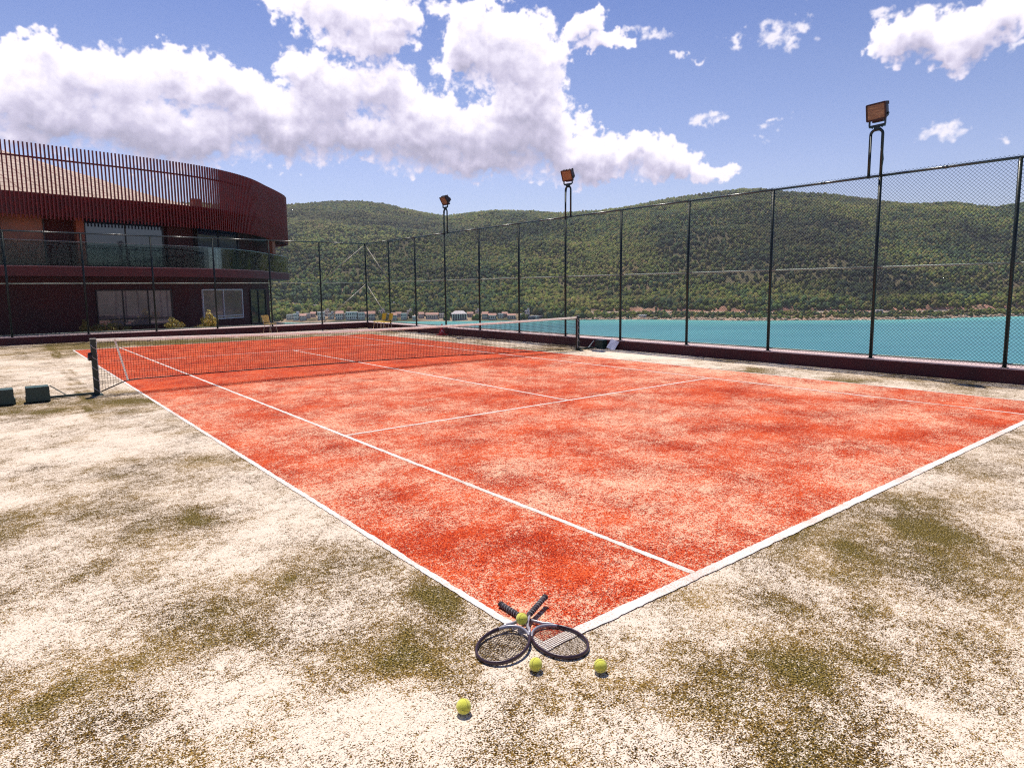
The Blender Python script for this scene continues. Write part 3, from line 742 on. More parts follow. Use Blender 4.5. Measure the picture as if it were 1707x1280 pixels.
# ------------------------------------------------------------------ rackets and balls
def racket(label, c, h, roll=0.0):
    # c: head centre, h: butt end of the handle
    c = np.array(c, float); h = np.array(h, float); d_ = h-c; L = np.linalg.norm(d_); d_ /= L
    r_ = empty('tennis_racket', c); tag(r_, label, 'racket', 'crossed tennis rackets')
    yaw = math.atan2(d_[1], d_[0]); pit = -math.asin(d_[2])
    r_.rotation_euler = (roll, pit, yaw)
    A, B = .172, .132
    def ell(a, f=1.0): return (A*f*math.cos(a), B*f*math.sin(a)*(1-.05*math.cos(a)), 0)
    # frame oval: dark over the tip, pale near the throat
    a0 = R(48)
    N_ = 60
    pts = [ell(a0+(2*math.pi-2*a0)*i/N_) for i in range(N_+1)]
    def flat_tube(mb_, pts_, rw, rh, n=10):
        o = len(mb_.v); mb_.tube(pts_, 1.0, n)
        # squash: offsets from the path are unit length; width rw in plane, rh upright
        k = 0
        for i, p in enumerate(pts_):
            for j in range(n):
                q = np.array(mb_.v[o+k])-np.array(p); mb_.v[o+k] = (p[0]+q[0]*rw, p[1]+q[1]*rw, p[2]+q[2]*rh); k += 1
    mb = MB(); flat_tube(mb, pts, .0075, .0115); fr_ = mb.build('frame', M['rframe'], r_, True)
    mb = MB(); flat_tube(mb, [ell(-a0+2*a0*i/20) for i in range(21)], .0073, .0110)
    for s2 in (-1, 1):
        p0 = ell(s2*a0*.98); flat_tube(mb, [p0, (p0[0]+.05, s2*.072, 0), (A+.02, s2*.048, 0), (A+.07, s2*.024, 0), (A+.115, s2*.011, 0), (L-.235, s2*.009, 0)], .0078, .0105)
    mb.build('throat', M['rthroat'], r_, True)
    mb = MB(); flat_tube(mb, [(L-.245, 0, 0), (L-.215, 0, 0)], .0145, .0125); flat_tube(mb, [(L-.215, 0, 0), (L-.02, 0, 0), (L-.012, 0, 0)], .0165, .0150)
    flat_tube(mb, [(L-.014, 0, 0), (L, 0, 0)], .0195, .0172)
    gr = mb.build('grip', M['grip'], r_, True)
    mb = MB(); pts = []
    for i in range(150):
        t = i/149; a = t*2*math.pi*9; pts.append((L-.215+t*.2, .0167*math.cos(a), .0152*math.sin(a)))
    mb.tube(pts, .0013, 4); mb.build('grip_seam', M['gripline'], gr)
    mb = MB()
    for i in range(16):
        y = -.112+.224*i/15; xx = A*.985*math.sqrt(max(0, 1-(y/B)**2)); z = .0008*(1 if i % 2 else -1)
        mb.tube([(-xx, y, z), (xx, y, -z)], .0011, 4)
    for i in range(19):
        x = -.150+.300*i/18; yy = B*.985*math.sqrt(max(0, 1-(x/A)**2)); z = .0008*(1 if i % 2 else -1)
        mb.tube([(x, -yy, z), (x, yy, -z)], .0011, 4)
    mb.build('strings', M['string'], r_)
    return r_
racket('racket whose head lies to the right and whose grip points up left, lying underneath', onz(932, 1067.5, .016), onz(834, 1006, .022))
racket('racket whose head lies to the left and whose grip points up right, resting on top', onz(839.5, 1073, .024), onz(909, 994, .058), R(-2))
def ball(c, label, rot):
    r_ = tag(empty('tennis_ball', c), label, 'ball', 'yellow tennis balls beside the rackets'); r_.rotation_euler = rot
    mb = MB(); n = 32; k = 18; Rb = .0335
    prof = [(max(1e-4, Rb*math.sin(math.pi*i/k)), -Rb*math.cos(math.pi*i/k)) for i in range(k+1)]
    mb.lathe(prof, n); mb.build('felt', M['ball'], r_, True)
    pts = []
    for i in range(90):
        t = 2*math.pi*i/90; a = .44
        x = (1-a)*math.cos(t)+a*math.cos(3*t); y = (1-a)*math.sin(t)-a*math.sin(3*t); z = 2*math.sqrt(a*(1-a))*math.sin(2*t)
        v = np.array([x, y, z]); pts.append(v/np.linalg.norm(v)*(Rb+.0002))
    mb = MB(); mb.tube(pts, .0013, 5, closed=True); mb.build('seam', M['seam'], r_, True)
Rb = .0335
ball(onz(870, 1031, .062), 'tennis ball resting on the crossed racket throats', (.3, .2, .4))
ball(onz(893, 1107, Rb), 'tennis ball on the turf just below the crossing of the rackets', (1.2, .2, 2.1))
ball(onz(1001, 1109.5, Rb), 'tennis ball right of the rackets with its seam curve facing the viewer', (.5, .9, -.3))
ball(onz(773, 1177, Rb), 'tennis ball nearest the viewer, below and left of the rackets', (1.9, .1, .3))

# ------------------------------------------------------------------ chairs and the red cone
def chair(loc, rz, label, mt, group=None):
    # local: seat faces +x
    r_ = empty('plastic_chair', (loc[0], loc[1], 0), rz); tag(r_, label, 'chair', group)
    mb = MB(); mb.box((-.20, -.21, .43), (.22, .21, .455)); mb.build('seat', mt, r_, bevel=.012)
    mb = MB(); n = 8
    for i in range(n):
        y0, y1 = -.21+.42*i/n, -.21+.42*(i+1)/n
        c0, c1 = .04*(1-(2*abs(y0)/.42)**2), .04*(1-(2*abs(y1)/.42)**2)
        q = lambda y, c, z, dx: (-.20-c-(z-.45)*.22+dx, y, z)
        for (za, zb) in ((.50, .82),):
            mb.add([q(y0, c0, za, 0), q(y1, c1, za, 0), q(y1, c1, zb, 0), q(y0, c0, zb, 0), q(y0, c0, za, -.015), q(y1, c1, za, -.015), q(y1, c1, zb, -.015), q(y0, c0, zb, -.015)],
                   [(0,1,2,3), (7,6,5,4), (0,4,5,1), (3,2,6,7)]+([(0,3,7,4)] if i == 0 else [])+([(1,5,6,2)] if i == n-1 else []))
    mb.build('backrest', mt, r_)
    for sx in (-1, 1):
        for sy in (-1, 1):
            mb = MB(); mb.tube([(sx*.17, sy*.17, .43), (sx*.23, sy*.20, 0)], .011, 8); mb.build('leg', M['chleg'], r_, True)
    for sy in (-1, 1):
        mb = MB(); mb.tube([(-.17, sy*.18, .43), (-.215, sy*.18, .50), (-.24, sy*.17, .60)], .010, 6); mb.build('back_support', M['chleg'], r_, True)
c = ony(451, 553, 27.55); chair((c[0], c[1]), R(-62), 'single cream chair before the kerb wall, left of the fence corner', M['chair'])
c = ony(632.5, 546.5, 27.0)
c = ony(632.5, 546, 25.3); chair((c[0], c[1]), R(178), 'yellow chair of the pair by the fence corner, the one farther left', M['chair2'], 'pair of yellow chairs at the fence corner')
c = ony(643.5, 546, 24.75); chair((c[0], c[1]), R(174), 'yellow chair of the pair by the fence corner, the one farther right', M['chair2'], 'pair of yellow chairs at the fence corner')
c = onx(737, 557, 12.75)
tc_ = tag(empty('traffic_cone', (c[0], c[1], 0)), 'red cone with a white mark against the sea-side kerb wall', 'cone')
mb = MB(); mb.box((-.18, -.18, 0), (.18, .18, .035)); mb.build('base', M['red'], tc_, bevel=.01)
mb = MB(); mb.lathe([(.15, .035), (.145, .06), (.10, .20), (.04, .36), (.032, .40), (.032, .46), (.02, .47)], 24); mb.build('cone_body', M['red'], tc_, True)
mb = MB()
def onc(u, z, off=.004):      # point on the cone's camera side
    rr = float(np.interp(z, [.06, .20, .36], [.145, .10, .04]))+off
    a = math.atan2(CAM[1]-c[1], CAM[0]-c[0])+u
    return (rr*math.cos(a), rr*math.sin(a), z)
mb.tube([onc(.55, .10), onc(.3, .17), onc(0, .25)], .007, 6); mb.tube([onc(-.55, .10), onc(-.3, .17), onc(0, .25)], .007, 6); mb.tube([onc(.4, .15), onc(-.4, .15)], .007, 6)
mb.build('white_mark', M['white'], tc_)

# ------------------------------------------------------------------ red building with curved slatted screen
bp = np.array([(-16,31.3),(-8,30.9),(-1.6,30.95),(1.1,31.3),(4.2,31.75),(7.0,32.6),(9.4,34.4),(11.3,36.9),(12.6,38.7),(13.6,40.3),(14.25,42.0),(14.35,43.8),(13.7,45.6),(12.3,47.0),(10.0,47.9)], float)
def catmull(p, n=14):
    o = []
    for i in range(len(p)-1):
        p0 = p[max(i-1, 0)]; p1 = p[i]; p2 = p[i+1]; p3 = p[min(i+2, len(p)-1)]
        for k in range(n):
            t = k/n; o.append(.5*((2*p1)+(-p0+p2)*t+(2*p0-5*p1+4*p2-p3)*t*t+(-p0+3*p1-3*p2+p3)*t**3))
    o.append(p[-1]); return np.array(o)
BC = catmull(bp)
_s = np.r_[0, np.cumsum(np.linalg.norm(np.diff(BC, axis=0), axis=1))]
def at_s(s_): return np.array([np.interp(s_, _s, BC[:,0]), np.interp(s_, _s, BC[:,1])])
def nrm_s(s_):
    t = at_s(s_+.15)-at_s(s_-.15); t /= np.linalg.norm(t); return np.array([-t[1], t[0]])    # inward
def off_curve(d_, n=160, s0=0.0, s1=None):
    s1 = _s[-1] if s1 is None else s1
    return np.array([at_s(u)+nrm_s(u)*d_ for u in np.linspace(s0, s1, n)])
OB = np.array([4.0, 36.0])
bld = empty('red_building', (OB[0], OB[1], 0)); tag(bld, 'dark red two-storey building with a curved screen of vertical slats', 'building')
L3 = lambda p, z: (p[0]-OB[0], p[1]-OB[1], z)
def band_mesh(outer, inner, z0, z1):
    mb = MB(); n = len(outer); v = []
    for p, q in zip(outer, inner): v += [L3(p, z0), L3(p, z1), L3(q, z1), L3(q, z0)]
    f = []
    for i in range(n-1):
        a, b = 4*i, 4*i+4
        f += [(a, b, b+1, a+1), (a+1, b+1, b+2, a+2), (a+2, b+2, b+3, a+3), (a+3, b+3, b, a)]
    f += [(0,1,2,3), (4*n-1, 4*n-2, 4*n-3, 4*n-4)]
    return mb.add(v, f)
s_start_ = float(np.interp(-6.0, BC[:,0][:60], _s[:60]))
def slab(name, d_, z0, z1, mt, par=bld, extra=None):
    oc = off_curve(d_); mb = MB(); n = len(oc)
    poly = list(oc)+[(-16+.01, 47.9)]
    k = len(poly)
    mb.add([L3(p, z0) for p in poly]+[L3(p, z1) for p in poly], [tuple(range(k))[::-1], tuple(range(k, 2*k))]+[(i, (i+1) % k, (i+1) % k+k, i+k) for i in range(k)])
    return mb.build(name, mt, par)
slab('balcony_slab', .0, 2.64, 3.03, M['fascia'])
slab('slab_edge', -.02, 3.03, 3.07, M['fasciatop'])
slab('roof_slab', .16, 5.45, 6.02, M['bwall'])
band_mesh(off_curve(.07), off_curve(.10), 3.075, 4.12)
mb = band_mesh(off_curve(.07), off_curve(.085), 3.075, 4.10); mb.build('glass_balustrade', M['balu'], bld)
mb = MB(); mb.tube([L3(p, 4.115) for p in off_curve(.078)], .014, 6); mb.build('balustrade_rail', M['pale_metal'], bld, True)
band_mesh(off_curve(.100, 200, s_start_, _s[-1]-1.0), off_curve(.150, 200, s_start_, _s[-1]-1.0), 5.14, 6.06).build('screen_band', M['slat'], bld)
# upper storey wall (set back) and ground wall
UW = off_curve(1.3, 160, 0, _s[-1]-3)
band_mesh(UW, off_curve(1.5, 160, 0, _s[-1]-3), 3.075, 5.445).build('upper_wall', M['bwall'], bld)
gwp = np.array([(-16, 32.3), (1.6, 32.25), (5.9, 33.2), (9.3, 35.7), (11.63, 38.4), (10.4, 46.8)], float)
mb = MB(); k = len(gwp); poly = list(gwp)+[(-16, 46.8)]; k = len(poly)
mb.add([L3(p, -.02) for p in poly]+[L3(p, 2.635) for p in poly], [tuple(range(k))[::-1], tuple(range(k, 2*k))]+[(i, (i+1) % k, (i+1) % k+k, i+k) for i in range(k)])
mb.build('ground_wall', M['bwall'], bld)
# screen slats
SP = .146
s_start = float(np.interp(-6.0, BC[:,0][:60], _s[:60]))
sv = np.arange(s_start, _s[-1]-1.0, SP)
def slat(mb, u):
    p = at_s(u); nn = nrm_s(u); t = np.array([nn[1], -nn[0]])
    a = p-nn*.03; b = p+nn*.06
    v = []
    for z in (5.0, 8.03):
        for q in (a-t*.023, a+t*.023, b+t*.023, b-t*.023): v.append(L3(q, z))
    mb.add(v, [(0,1,2,3)[::-1], (4,5,6,7), (0,1,5,4), (1,2,6,5), (2,3,7,6), (3,0,4,7)])
s_vis = float(np.interp(-1.9, BC[:60,0], _s[:60]))
vis = [u for u in sv if u > s_vis][:100]
for u in vis:
    mb = MB(); slat(mb, u); mb.build('screen_slat', M['slat'], bld)
mb = MB()
gap_u = None
for u in sv:
    if u in vis: continue
    slat(mb, u)
o = mb.build('screen_slats', M['slat'], bld); tag(o, kind='stuff')
for z in (7.47,):
    mb = band_mesh(off_curve(.061, 200, s_start, _s[-1]-1.0), off_curve(.095, 200, s_start, _s[-1]-1.0), z-.035, z+.035); mb.build('screen_rail', M['slat'], bld)
# windows set on a wall line given as a polyline in plan
def hit(px, poly):
    d_ = ray(px, 480); best = None
    for a, b in zip(poly[:-1], poly[1:]):
        A_ = np.array([[d_[0], -(b-a)[0]], [d_[1], -(b-a)[1]]])
        try: t, u = np.linalg.solve(A_, a-CAM[:2])
        except np.linalg.LinAlgError: continue
        if t > 0 and -1e-6 <= u <= 1+1e-6 and (best is None or t < best[0]): best = (t, a+(b-a)*u)
    if best is None: raise ValueError('no hit %s %s' % (px, poly[[0,-1]]))
    return best[1]
def window(px0, px1, poly, z0, z1, glass, frame, nm=2, name='window', trans=None):
    a, b = hit(px0, poly), hit(px1, poly); d_ = (b-a)/np.linalg.norm(b-a); nn = np.array([d_[1], -d_[0]])   # outward, toward the court
    bulge = max(0.0, max(float((hit(px0+(px1-px0)*k/8, poly)-a)@nn) for k in range(9)))+.05
    a = a+nn*bulge; b = b+nn*bulge; L = np.linalg.norm(b-a); DEEP = bulge+.06
    mb = MB()
    Q = lambda u, o, z: L3(a+d_*u+nn*o, z)
    def bar(u0, u1, za, zb, o0=None, o1=.03):
        if o0 is None: o0 = -DEEP
        mb.add([Q(u0,o0,za),Q(u1,o0,za),Q(u1,o0,zb),Q(u0,o0,zb),Q(u0,o1,za),Q(u1,o1,za),Q(u1,o1,zb),Q(u0,o1,zb)],
               [(0,1,2,3),(7,6,5,4),(0,4,5,1),(1,5,6,2),(2,6,7,3),(3,7,4,0)])
    fw = .05
    bar(0, L, z0, z0+fw); bar(0, L, z1-fw, z1); bar(0, fw, z0+fw, z1-fw); bar(L-fw, L, z0+fw, z1-fw)
    for i in range(1, nm): bar(L*i/nm-.02, L*i/nm+.02, z0+fw, z1-fw)
    if trans: bar(fw, L-fw, trans-.02, trans+.02, -.09, .02)
    fo = mb.build(name, frame, bld)
    mb = MB(); mb.add([Q(fw,-.02,z0+fw),Q(L-fw,-.02,z0+fw),Q(L-fw,-.02,z1-fw),Q(fw,-.02,z1-fw),Q(fw,-.06,z0+fw),Q(L-fw,-.06,z0+fw),Q(L-fw,-.06,z1-fw),Q(fw,-.06,z1-fw)],
                      [(0,1,2,3),(7,6,5,4),(0,4,5,1),(1,5,6,2),(2,6,7,3),(3,7,4,0)])
    mb.build('pane', glass, fo)
window(-70, 82, UW, 3.12, 5.30, M['win_orange_refl'], M['darkframe'], 2)
window(147, 277, UW, 3.12, 5.35, M['win_blue'], M['darkframe'], 2)
window(327, 395, UW, 3.12, 5.35, M['win_blue'], M['darkframe'], 2)
window(158, 285, gwp, .35, 2.05, M['win_grey'], M['darkframe'], 3, trans=.7)
window(335, 402, gwp, .45, 2.05, M['win_grey'], M['white'], 2, trans=.62)
window(415, 441, gwp, .02, 2.05, M['win_dark'], M['darkframe'], 2, 'door')
def pillar(px0, px1, poly, z0, z1, out, mt):
    a, b = hit(px0, poly), hit(px1, poly); d_ = (b-a)/np.linalg.norm(b-a); nn = np.array([d_[1], -d_[0]])
    mb = MB(); v = []
    for z in (z0, z1):
        for q in (a+nn*.02, b+nn*.02, b+nn*out, a+nn*out): v.append(L3(q, z))
    mb.add(v, [(0,1,2,3),(7,6,5,4),(0,4,5,1),(1,5,6,2),(2,6,7,3),(3,7,4,0)]); mb.build('pillar', mt, bld)
pillar(131, 144, UW, 3.075, 5.44, .45, M['pillar'])
pillar(281, 287, UW, 3.075, 5.44, .25, M['bwall'])
pillar(448, 453, off_curve(.6, 200), 3.075, 5.44, .35, M['pillar'])
# balcony furniture frame behind the glass
mb = MB(); a = hit(283, off_curve(.9)); b = hit(330, off_curve(.9))
pp = []
for i in range(13):
    t = i/12; q = a+(b-a)*t; pp.append(L3(q, 3.10+.95*min(1, (1.0-t**4)*1.0)))
mb.tube(pp, .018, 6); mb.tube([pp[0], L3(a, 3.08)], .018, 6); mb.tube([L3(a+(b-a)*.5, 3.1), L3(a+(b-a)*.88, 3.85)], .012, 6)
mb.build('balcony_frame', M['steel'], bld, True)
# pale tiled roof rising behind the screen
rp = [(-60, 236), (0, 250), (45, 262), (91, 277), (158, 296), (231, 320), (290, 336), (330, 345)]
mb = MB(); N_ = len(rp); v = []
frt = [hit(min(max(p[0], -60), 330), off_curve(.9, 160)) for p in rp]
for i, p in enumerate(rp):
    top = ony(p[0], p[1], 40.5); f0 = frt[i]
    for k in range(7):
        t = k/6; q = f0+(top[:2]-f0)*t; z = 6.03+(max(top[2], 6.06)-6.03)*(t**.85)
        v.append(L3(q, z))
    v.append(L3((top[0], 46.5), 6.03))
mb.add(v, [(i*8+k, i*8+8+k, i*8+9+k, i*8+1+k) for i in range(N_-1) for k in range(7)])
mb.build('tiled_roof', M['rooftile'], bld, True)
mb = MB(); a = ony(322, 345, 37.0); b = ony(335, 345, 37.0)
mb.box((a[0]-OB[0], 37.0-OB[1], 6.02), (b[0]-OB[0], 37.4-OB[1], a[2]+.35)); mb.box((a[0]-OB[0]-.06, 36.95-OB[1], a[2]+.35), (b[0]-OB[0]+.06, 37.45-OB[1], a[2]+.45)); mb.build('chimney', M['pillar'], bld)

# ------------------------------------------------------------------ yellow shrubs before the building
def leaf_cloud(c, r3, n, leaf, cols, seed, flat=0.0):
    g_ = np.random.default_rng(seed)
    d_ = g_.normal(size=(n, 3)); d_ /= np.linalg.norm(d_, axis=1)[:, None]
    rad = .45+.55*g_.random(n)**.4
    lump = 1+.28*np.sin(d_[:,0]*5+seed)*np.cos(d_[:,1]*4.3+seed*2)+.2*np.sin(d_[:,2]*7)
    p = np.array(c)+d_*np.array(r3)*(rad*lump)[:, None]
    p[:,2] = np.maximum(p[:,2], .04)
    nn = d_+g_.normal(size=(n, 3))*.7; nn /= np.linalg.norm(nn, axis=1)[:, None]
    a = np.cross(nn, g_.normal(size=(n, 3))); a /= np.linalg.norm(a, axis=1)[:, None]; b = np.cross(nn, a)
    sz = leaf*(.6+.8*g_.random(n))[:, None]
    V = np.stack([p-a*sz, p-b*sz*.5, p+a*sz, p+b*sz*.5], 1).reshape(-1, 3)
    Fc = np.arange(n*4).reshape(n, 4)
    ci = g_.integers(0, len(cols), n); cc = np.repeat(np.array(cols)[ci]*(.75+.5*g_.random(n))[:, None], 4, axis=0)
    return V, Fc, cc
def shrub(px, py, Y, wpx, hpx, label, cols, seed):
    b_ = ony(px, py, Y); dep = (b_-CAM)@_F; w_ = wpx/F_PX*dep/2; h_ = hpx/F_PX*dep
    z0 = -.02
    r_ = empty('shrub', (b_[0], b_[1], z0)); tag(r_, label, 'shrub', 'yellow shrubs along the foot of the building')
    top = b_[2]+h_
    V, Fc, cc = leaf_cloud((0, 0, top*.55), (w_, w_*.8, top*.48), 900, .055, cols, seed)
    npmesh('leaves', V, Fc, M['leaf_near'], r_, cc)
    mb = MB()
    for k in range(6):
        a = k*1.05+seed; mb.tube([(0, 0, 0), (.3*w_*math.cos(a), .3*w_*math.sin(a), top*.3), (.7*w_*math.cos(a), .6*w_*math.sin(a), top*.75)], [.02, .014, .006], 5)
    mb.build('stem', M['pillar'], r_)
YC = [(.85, .66, .16), (.72, .58, .11), (.90, .76, .32), (.45, .42, .08)]
OC = [(.35, .22, .06), (.24, .20, .04), (.14, .15, .03), (.42, .30, .10)]
shrub(290, 548, 29.6, 26, 16, 'small rounded yellow shrub under the long ground floor window', YC, 3)
shrub(350, 547, 29.6, 22, 25, 'tallest yellow shrub, conical, before the white framed window', YC, 5)
shrub(337, 548, 29.5, 20, 8, 'low yellow tuft at the left foot of the tallest shrub', YC, 6)
shrub(180, 553, 29.8, 64, 14, 'long low olive and orange shrub at the left of the building', OC, 8)
shrub(143, 553, 29.7, 14, 16, 'narrow dark olive shrub beside a fence post', OC, 9)

# ------------------------------------------------------------------ sea, far shore and forested hills
H0 = 29.0; ZS = CAM[2]-H0
sea = MB(); sea.add([(-380, -380, ZS), (2150, -380, ZS), (2150, 2150, ZS), (-380, 2150, ZS)], [(0,1,2,3)])
so_ = sea.build('water', M['sea']); tag(so_, kind='structure', label='turquoise water of the bay')
# slope falling from the court platform to the water
n_ = 120; th = np.linspace(0, 2*math.pi, n_, endpoint=False)
V = []; Cc = []
cxy = np.array([-4.0, 14.0])
for ring, (rad, z) in enumerate(((24, -3.5), (30, -8), (36, -16), (42, -24), (48, ZS-3))):
    jr = rad+5*(fbm(np.cos(th)*3+5, np.sin(th)*3+ring*.3)-.5)
    for k in range(n_):
        sx, sy = (1.05, 1.5)
        V.append((cxy[0]+math.cos(th[k])*jr[k]*sx*.80, cxy[1]+math.sin(th[k])*jr[k]*sy*.85, z)); Cc.append((.14, .12, .06))
Fq = [(r*n_+k, (r+1)*n_+k, (r+1)*n_+(k+1) % n_, r*n_+(k+1) % n_) for r in range(4) for k in range(n_)]
tag(npmesh('slope', V, Fq, M['earth'], col=Cc), kind='structure', label='slope below the court platform')

SH = [(430,538),(500,538),(600,537),(700,536),(850,535),(960,533.5),(1060,533),(1150,533.5),(1250,535),(1380,534),(1500,533),(1600,530),(1707,527)]
RG = [(200,345),(300,342),(420,346),(487,344),(520,342),(560,339),(600,339),(640,343),(670,351),(700,357),(745,365),(780,360),(820,355),(886,357),(931,360),(1000,356),(1060,347),(1100,338),(1150,329),(1200,322),(1240,318),(1290,319),(1310,323),(1380,327),(1440,334),(1480,341),(1520,345),(1560,343),(1590,342),(1630,348),(1660,350),(1707,342)]
sa = np.array([azel(*p) for p in SH]); ra = np.array([azel(*p) for p in RG])
sa = np.vstack([[-20, sa[0,1]], sa, [110, sa[-1,1]+.3]]); ra = np.vstack([[-20, 6.5], ra, [95, 5.5], [110, 5.0]])
def r_shore(az): return H0/np.tan(np.radians(-np.interp(az, sa[:,0], sa[:,1])))
def r_ridge(az): return 1330+90*np.sin(np.radians(az*6))+60*np.sin(np.radians(az*13+40))
def h_ridge(az): return H0+r_ridge(az)*np.tan(np.radians(np.interp(az, ra[:,0], ra[:,1])))
def terrain(az, r):
    az = np.asarray(az, float); r = np.asarray(r, float)
    rs, rr = r_shore(az), r_ridge(az); hr = h_ridge(az); s_ = r-rs
    wr = np.clip((az-43)/4, 0, 1)          # right half: scrub bank, road shelf, bare cut above it
    left = np.where(s_ < 130, 13*np.clip(s_/130, 0, 1)**.8, 13)
    right = np.interp(s_, [0, 3, 50, 54, 62, 70, 130], [0, 1.3, 4.3, 4.6, 4.7, 8.0, 12.6])
    right = right+np.where((s_ > 60) & (s_ < 130), 2.2*np.clip(fbm(az*1.1, az*.3+4, 3)-.45, -.2, .4)*4*np.clip((s_-62)/8, 0, 1)*np.clip((130-s_)/60, 0, 1), 0)
    low = left*(1-wr)+right*wr
    t = np.clip((s_-130)/(rr-rs-130), 0, 1)
    up = (hr-13)*(t*(1.28-.28*t))
    x = r*np.sin(np.radians(az)); y = r*np.cos(np.radians(az))
    env = np.clip(np.sin(np.pi*np.clip(t, 0, 1)), 0, 1)**.8
    gul = (fbm(x/190+5, y/190+8, 3)-.5)*46+(fbm(x/70, y/70, 3)-.5)*17
    h = low+up+gul*env+(fbm(x/22, y/22, 2)-.5)*1.2*np.clip(s_/20, 0, 1)*np.where((s_ > 48) & (s_ < 64), (1-wr), 1)
    h = np.where(r > rr, hr-(r-rr)*.30, h)
    h = np.where(s_ < 0, s_*.25, h)
    # level shelf for the road round the bay (right half)
    return h
azs = np.radians(np.linspace(-6, 98, 330)); azd = np.degrees(azs)
u = np.r_[np.linspace(-25, 48, 34), np.linspace(50, 74, 22), np.linspace(78, 130, 16), np.linspace(138, 760, 130), np.linspace(775, 1100, 14)]
A_, U_ = np.meshgrid(azd, u)
RR = r_shore(A_)+U_
HH = terrain(A_, RR)
X = CAM[0]+RR*np.sin(np.radians(A_)); Y = CAM[1]+RR*np.cos(np.radians(A_)); Z = ZS+HH
# the water sheet is rebuilt with a shallows value that rises toward the far shore
ws = np.r_[np.linspace(0, 60, 16), np.linspace(75, 560, 30)]; WA, WU = np.meshgrid(azd[::2], ws); WR_ = np.maximum(r_shore(WA)+6-WU, 20)
wx = CAM[0]+WR_*np.sin(np.radians(WA)); wy = CAM[1]+WR_*np.cos(np.radians(WA)); ii = np.arange(WA.size).reshape(WA.shape)
wv2 = np.clip(1-WU/110, 0, 1)**1.6+.35*(fbm(wx/60, wy/60, 3)-.5)
npmesh('water', np.c_[wx.ravel(), wy.ravel(), np.full(WA.size, ZS+.02)], np.c_[ii[:-1,:-1].ravel(), ii[1:,:-1].ravel(), ii[1:,1:].ravel(), ii[:-1,1:].ravel()], M['sea'], col=wv2.ravel(), attr='shallow')['kind'] = 'structure'
i = np.arange(A_.size).reshape(A_.shape)
Fq = np.c_[i[:-1,:-1].ravel(), i[:-1,1:].ravel(), i[1:,1:].ravel(), i[1:,:-1].ravel()]
fb1 = fbm(X/30, Y/30, 4); fb2 = fbm(X/9, Y/9, 3)
earth = np.array([.30, .20, .12]); gr_ = np.array([.085, .085, .035]); rock_ = np.array([.50, .30, .20])
mixv = np.clip((fb1-.42)*5, 0, 1)[..., None]
base = gr_*(1-mixv)+earth*mixv
WR = np.clip((A_-43)/4, 0, 1)
cut = (WR*((U_ > 61) & (U_ < 76))*np.clip((fb2-.30)*6, 0, 1))[..., None]
base = base*(1-cut)+(rock_*(.25+.9*fb1[..., None])*np.array([.95, .80, .78]))*cut
strip = (WR*(np.abs(U_-57.5) < 5.5))[..., None]; base = base*(1-strip)+np.array([.50, .40, .29])*strip
low_ = (WR*(U_ < 12)*np.clip((fb2-.42)*6, 0, 1))[..., None]; base = base*(1-low_)+rock_*low_
lv = ((1-WR)*np.clip((fb1-.50)*6, 0, 1)*(U_ < 125))[..., None]; base = base*(1-lv)+np.array([.42, .31, .21])*lv
hi_ = np.clip((U_-140)/60, 0, 1)[..., None]; base = base*(1-hi_)+(np.array([.10, .085, .04])*(.8+.5*fb2[..., None]))*hi_
bch = ((.25+.75*WR)*np.clip(1-np.abs(U_-.8)/2.2, 0, 1)*np.clip((fb2-.36)*7, 0, 1))[..., None]; base = base*(1-bch)+np.array([.55, .44, .34])*bch
tag(npmesh('hills', np.c_[X.ravel(), Y.ravel(), Z.ravel()], Fq, M['earth'], col=base.reshape(-1, 3), smooth=True), kind='structure', label='forested hills across the bay')
def world_at(az, r, dz=0.0):
    az = float(az); return np.array([CAM[0]+r*math.sin(R(az)), CAM[1]+r*math.cos(R(az)), ZS+float(terrain(az, r))+dz])
def place(px, py, s_min=3.0):
    # first point of the hillside met along the bearing and height of (px, py)
    a, e = azel(px, py); rs = float(r_shore(a)); r = rs+s_min
    while r < 1500:
        if math.degrees(math.atan2(float(terrain(a, r))-H0, r)) >= e: break
        r += 1.0
    return world_at(a, r), r, a

# road along the right shore and the low road on the left slope
def ribbon(name, pts_px, wd, mt, label, lift=.6):
    P_ = []
    for a in range(len(pts_px)-1):
        for k in range(12):
            t = k/12; q = (pts_px[a][0]*(1-t)+pts_px[a+1][0]*t, pts_px[a][1]*(1-t)+pts_px[a+1][1]*t); P_.append(place(*q)[1:])
    mb = MB(); v = []
    rsm = np.convolve(np.pad([p[0] for p in P_], 4, mode='edge'), np.ones(9)/9, 'valid')
    for r0, (r_, a) in zip(rsm, P_):
        w0 = world_at(a, r0-wd/2); w1 = world_at(a, r0+wd/2); z = max(w0[2], w1[2])+lift
        v += [(w0[0], w0[1], z), (w1[0], w1[1], z), (w1[0], w1[1], z-2.5), (w0[0], w0[1], z-2.5)]
    n = len(P_)
    mb.add(v, [f for i in range(n-1) for f in ((4*i, 4*i+4, 4*i+5, 4*i+1), (4*i+3, 4*i+7, 4*i+4, 4*i), (4*i+1, 4*i+5, 4*i+6, 4*i+2))])
    tag(mb.build(name, mt), kind='structure', label=label)
    return [(r0, a) for r0, (r_, a) in zip(rsm, P_)]
mb = MB(); v = []; rd = []
for a in np.linspace(44.5, 96, 200):
    r0 = float(r_shore(a))+58; w0 = world_at(a, r0-3.3); w1 = world_at(a, r0+3.3); z = max(w0[2], w1[2])+.25; rd.append((r0, a))
    v += [(w0[0], w0[1], z), (w1[0], w1[1], z), (w1[0], w1[1], z-2.5), (w0[0], w0[1], z-2.5)]
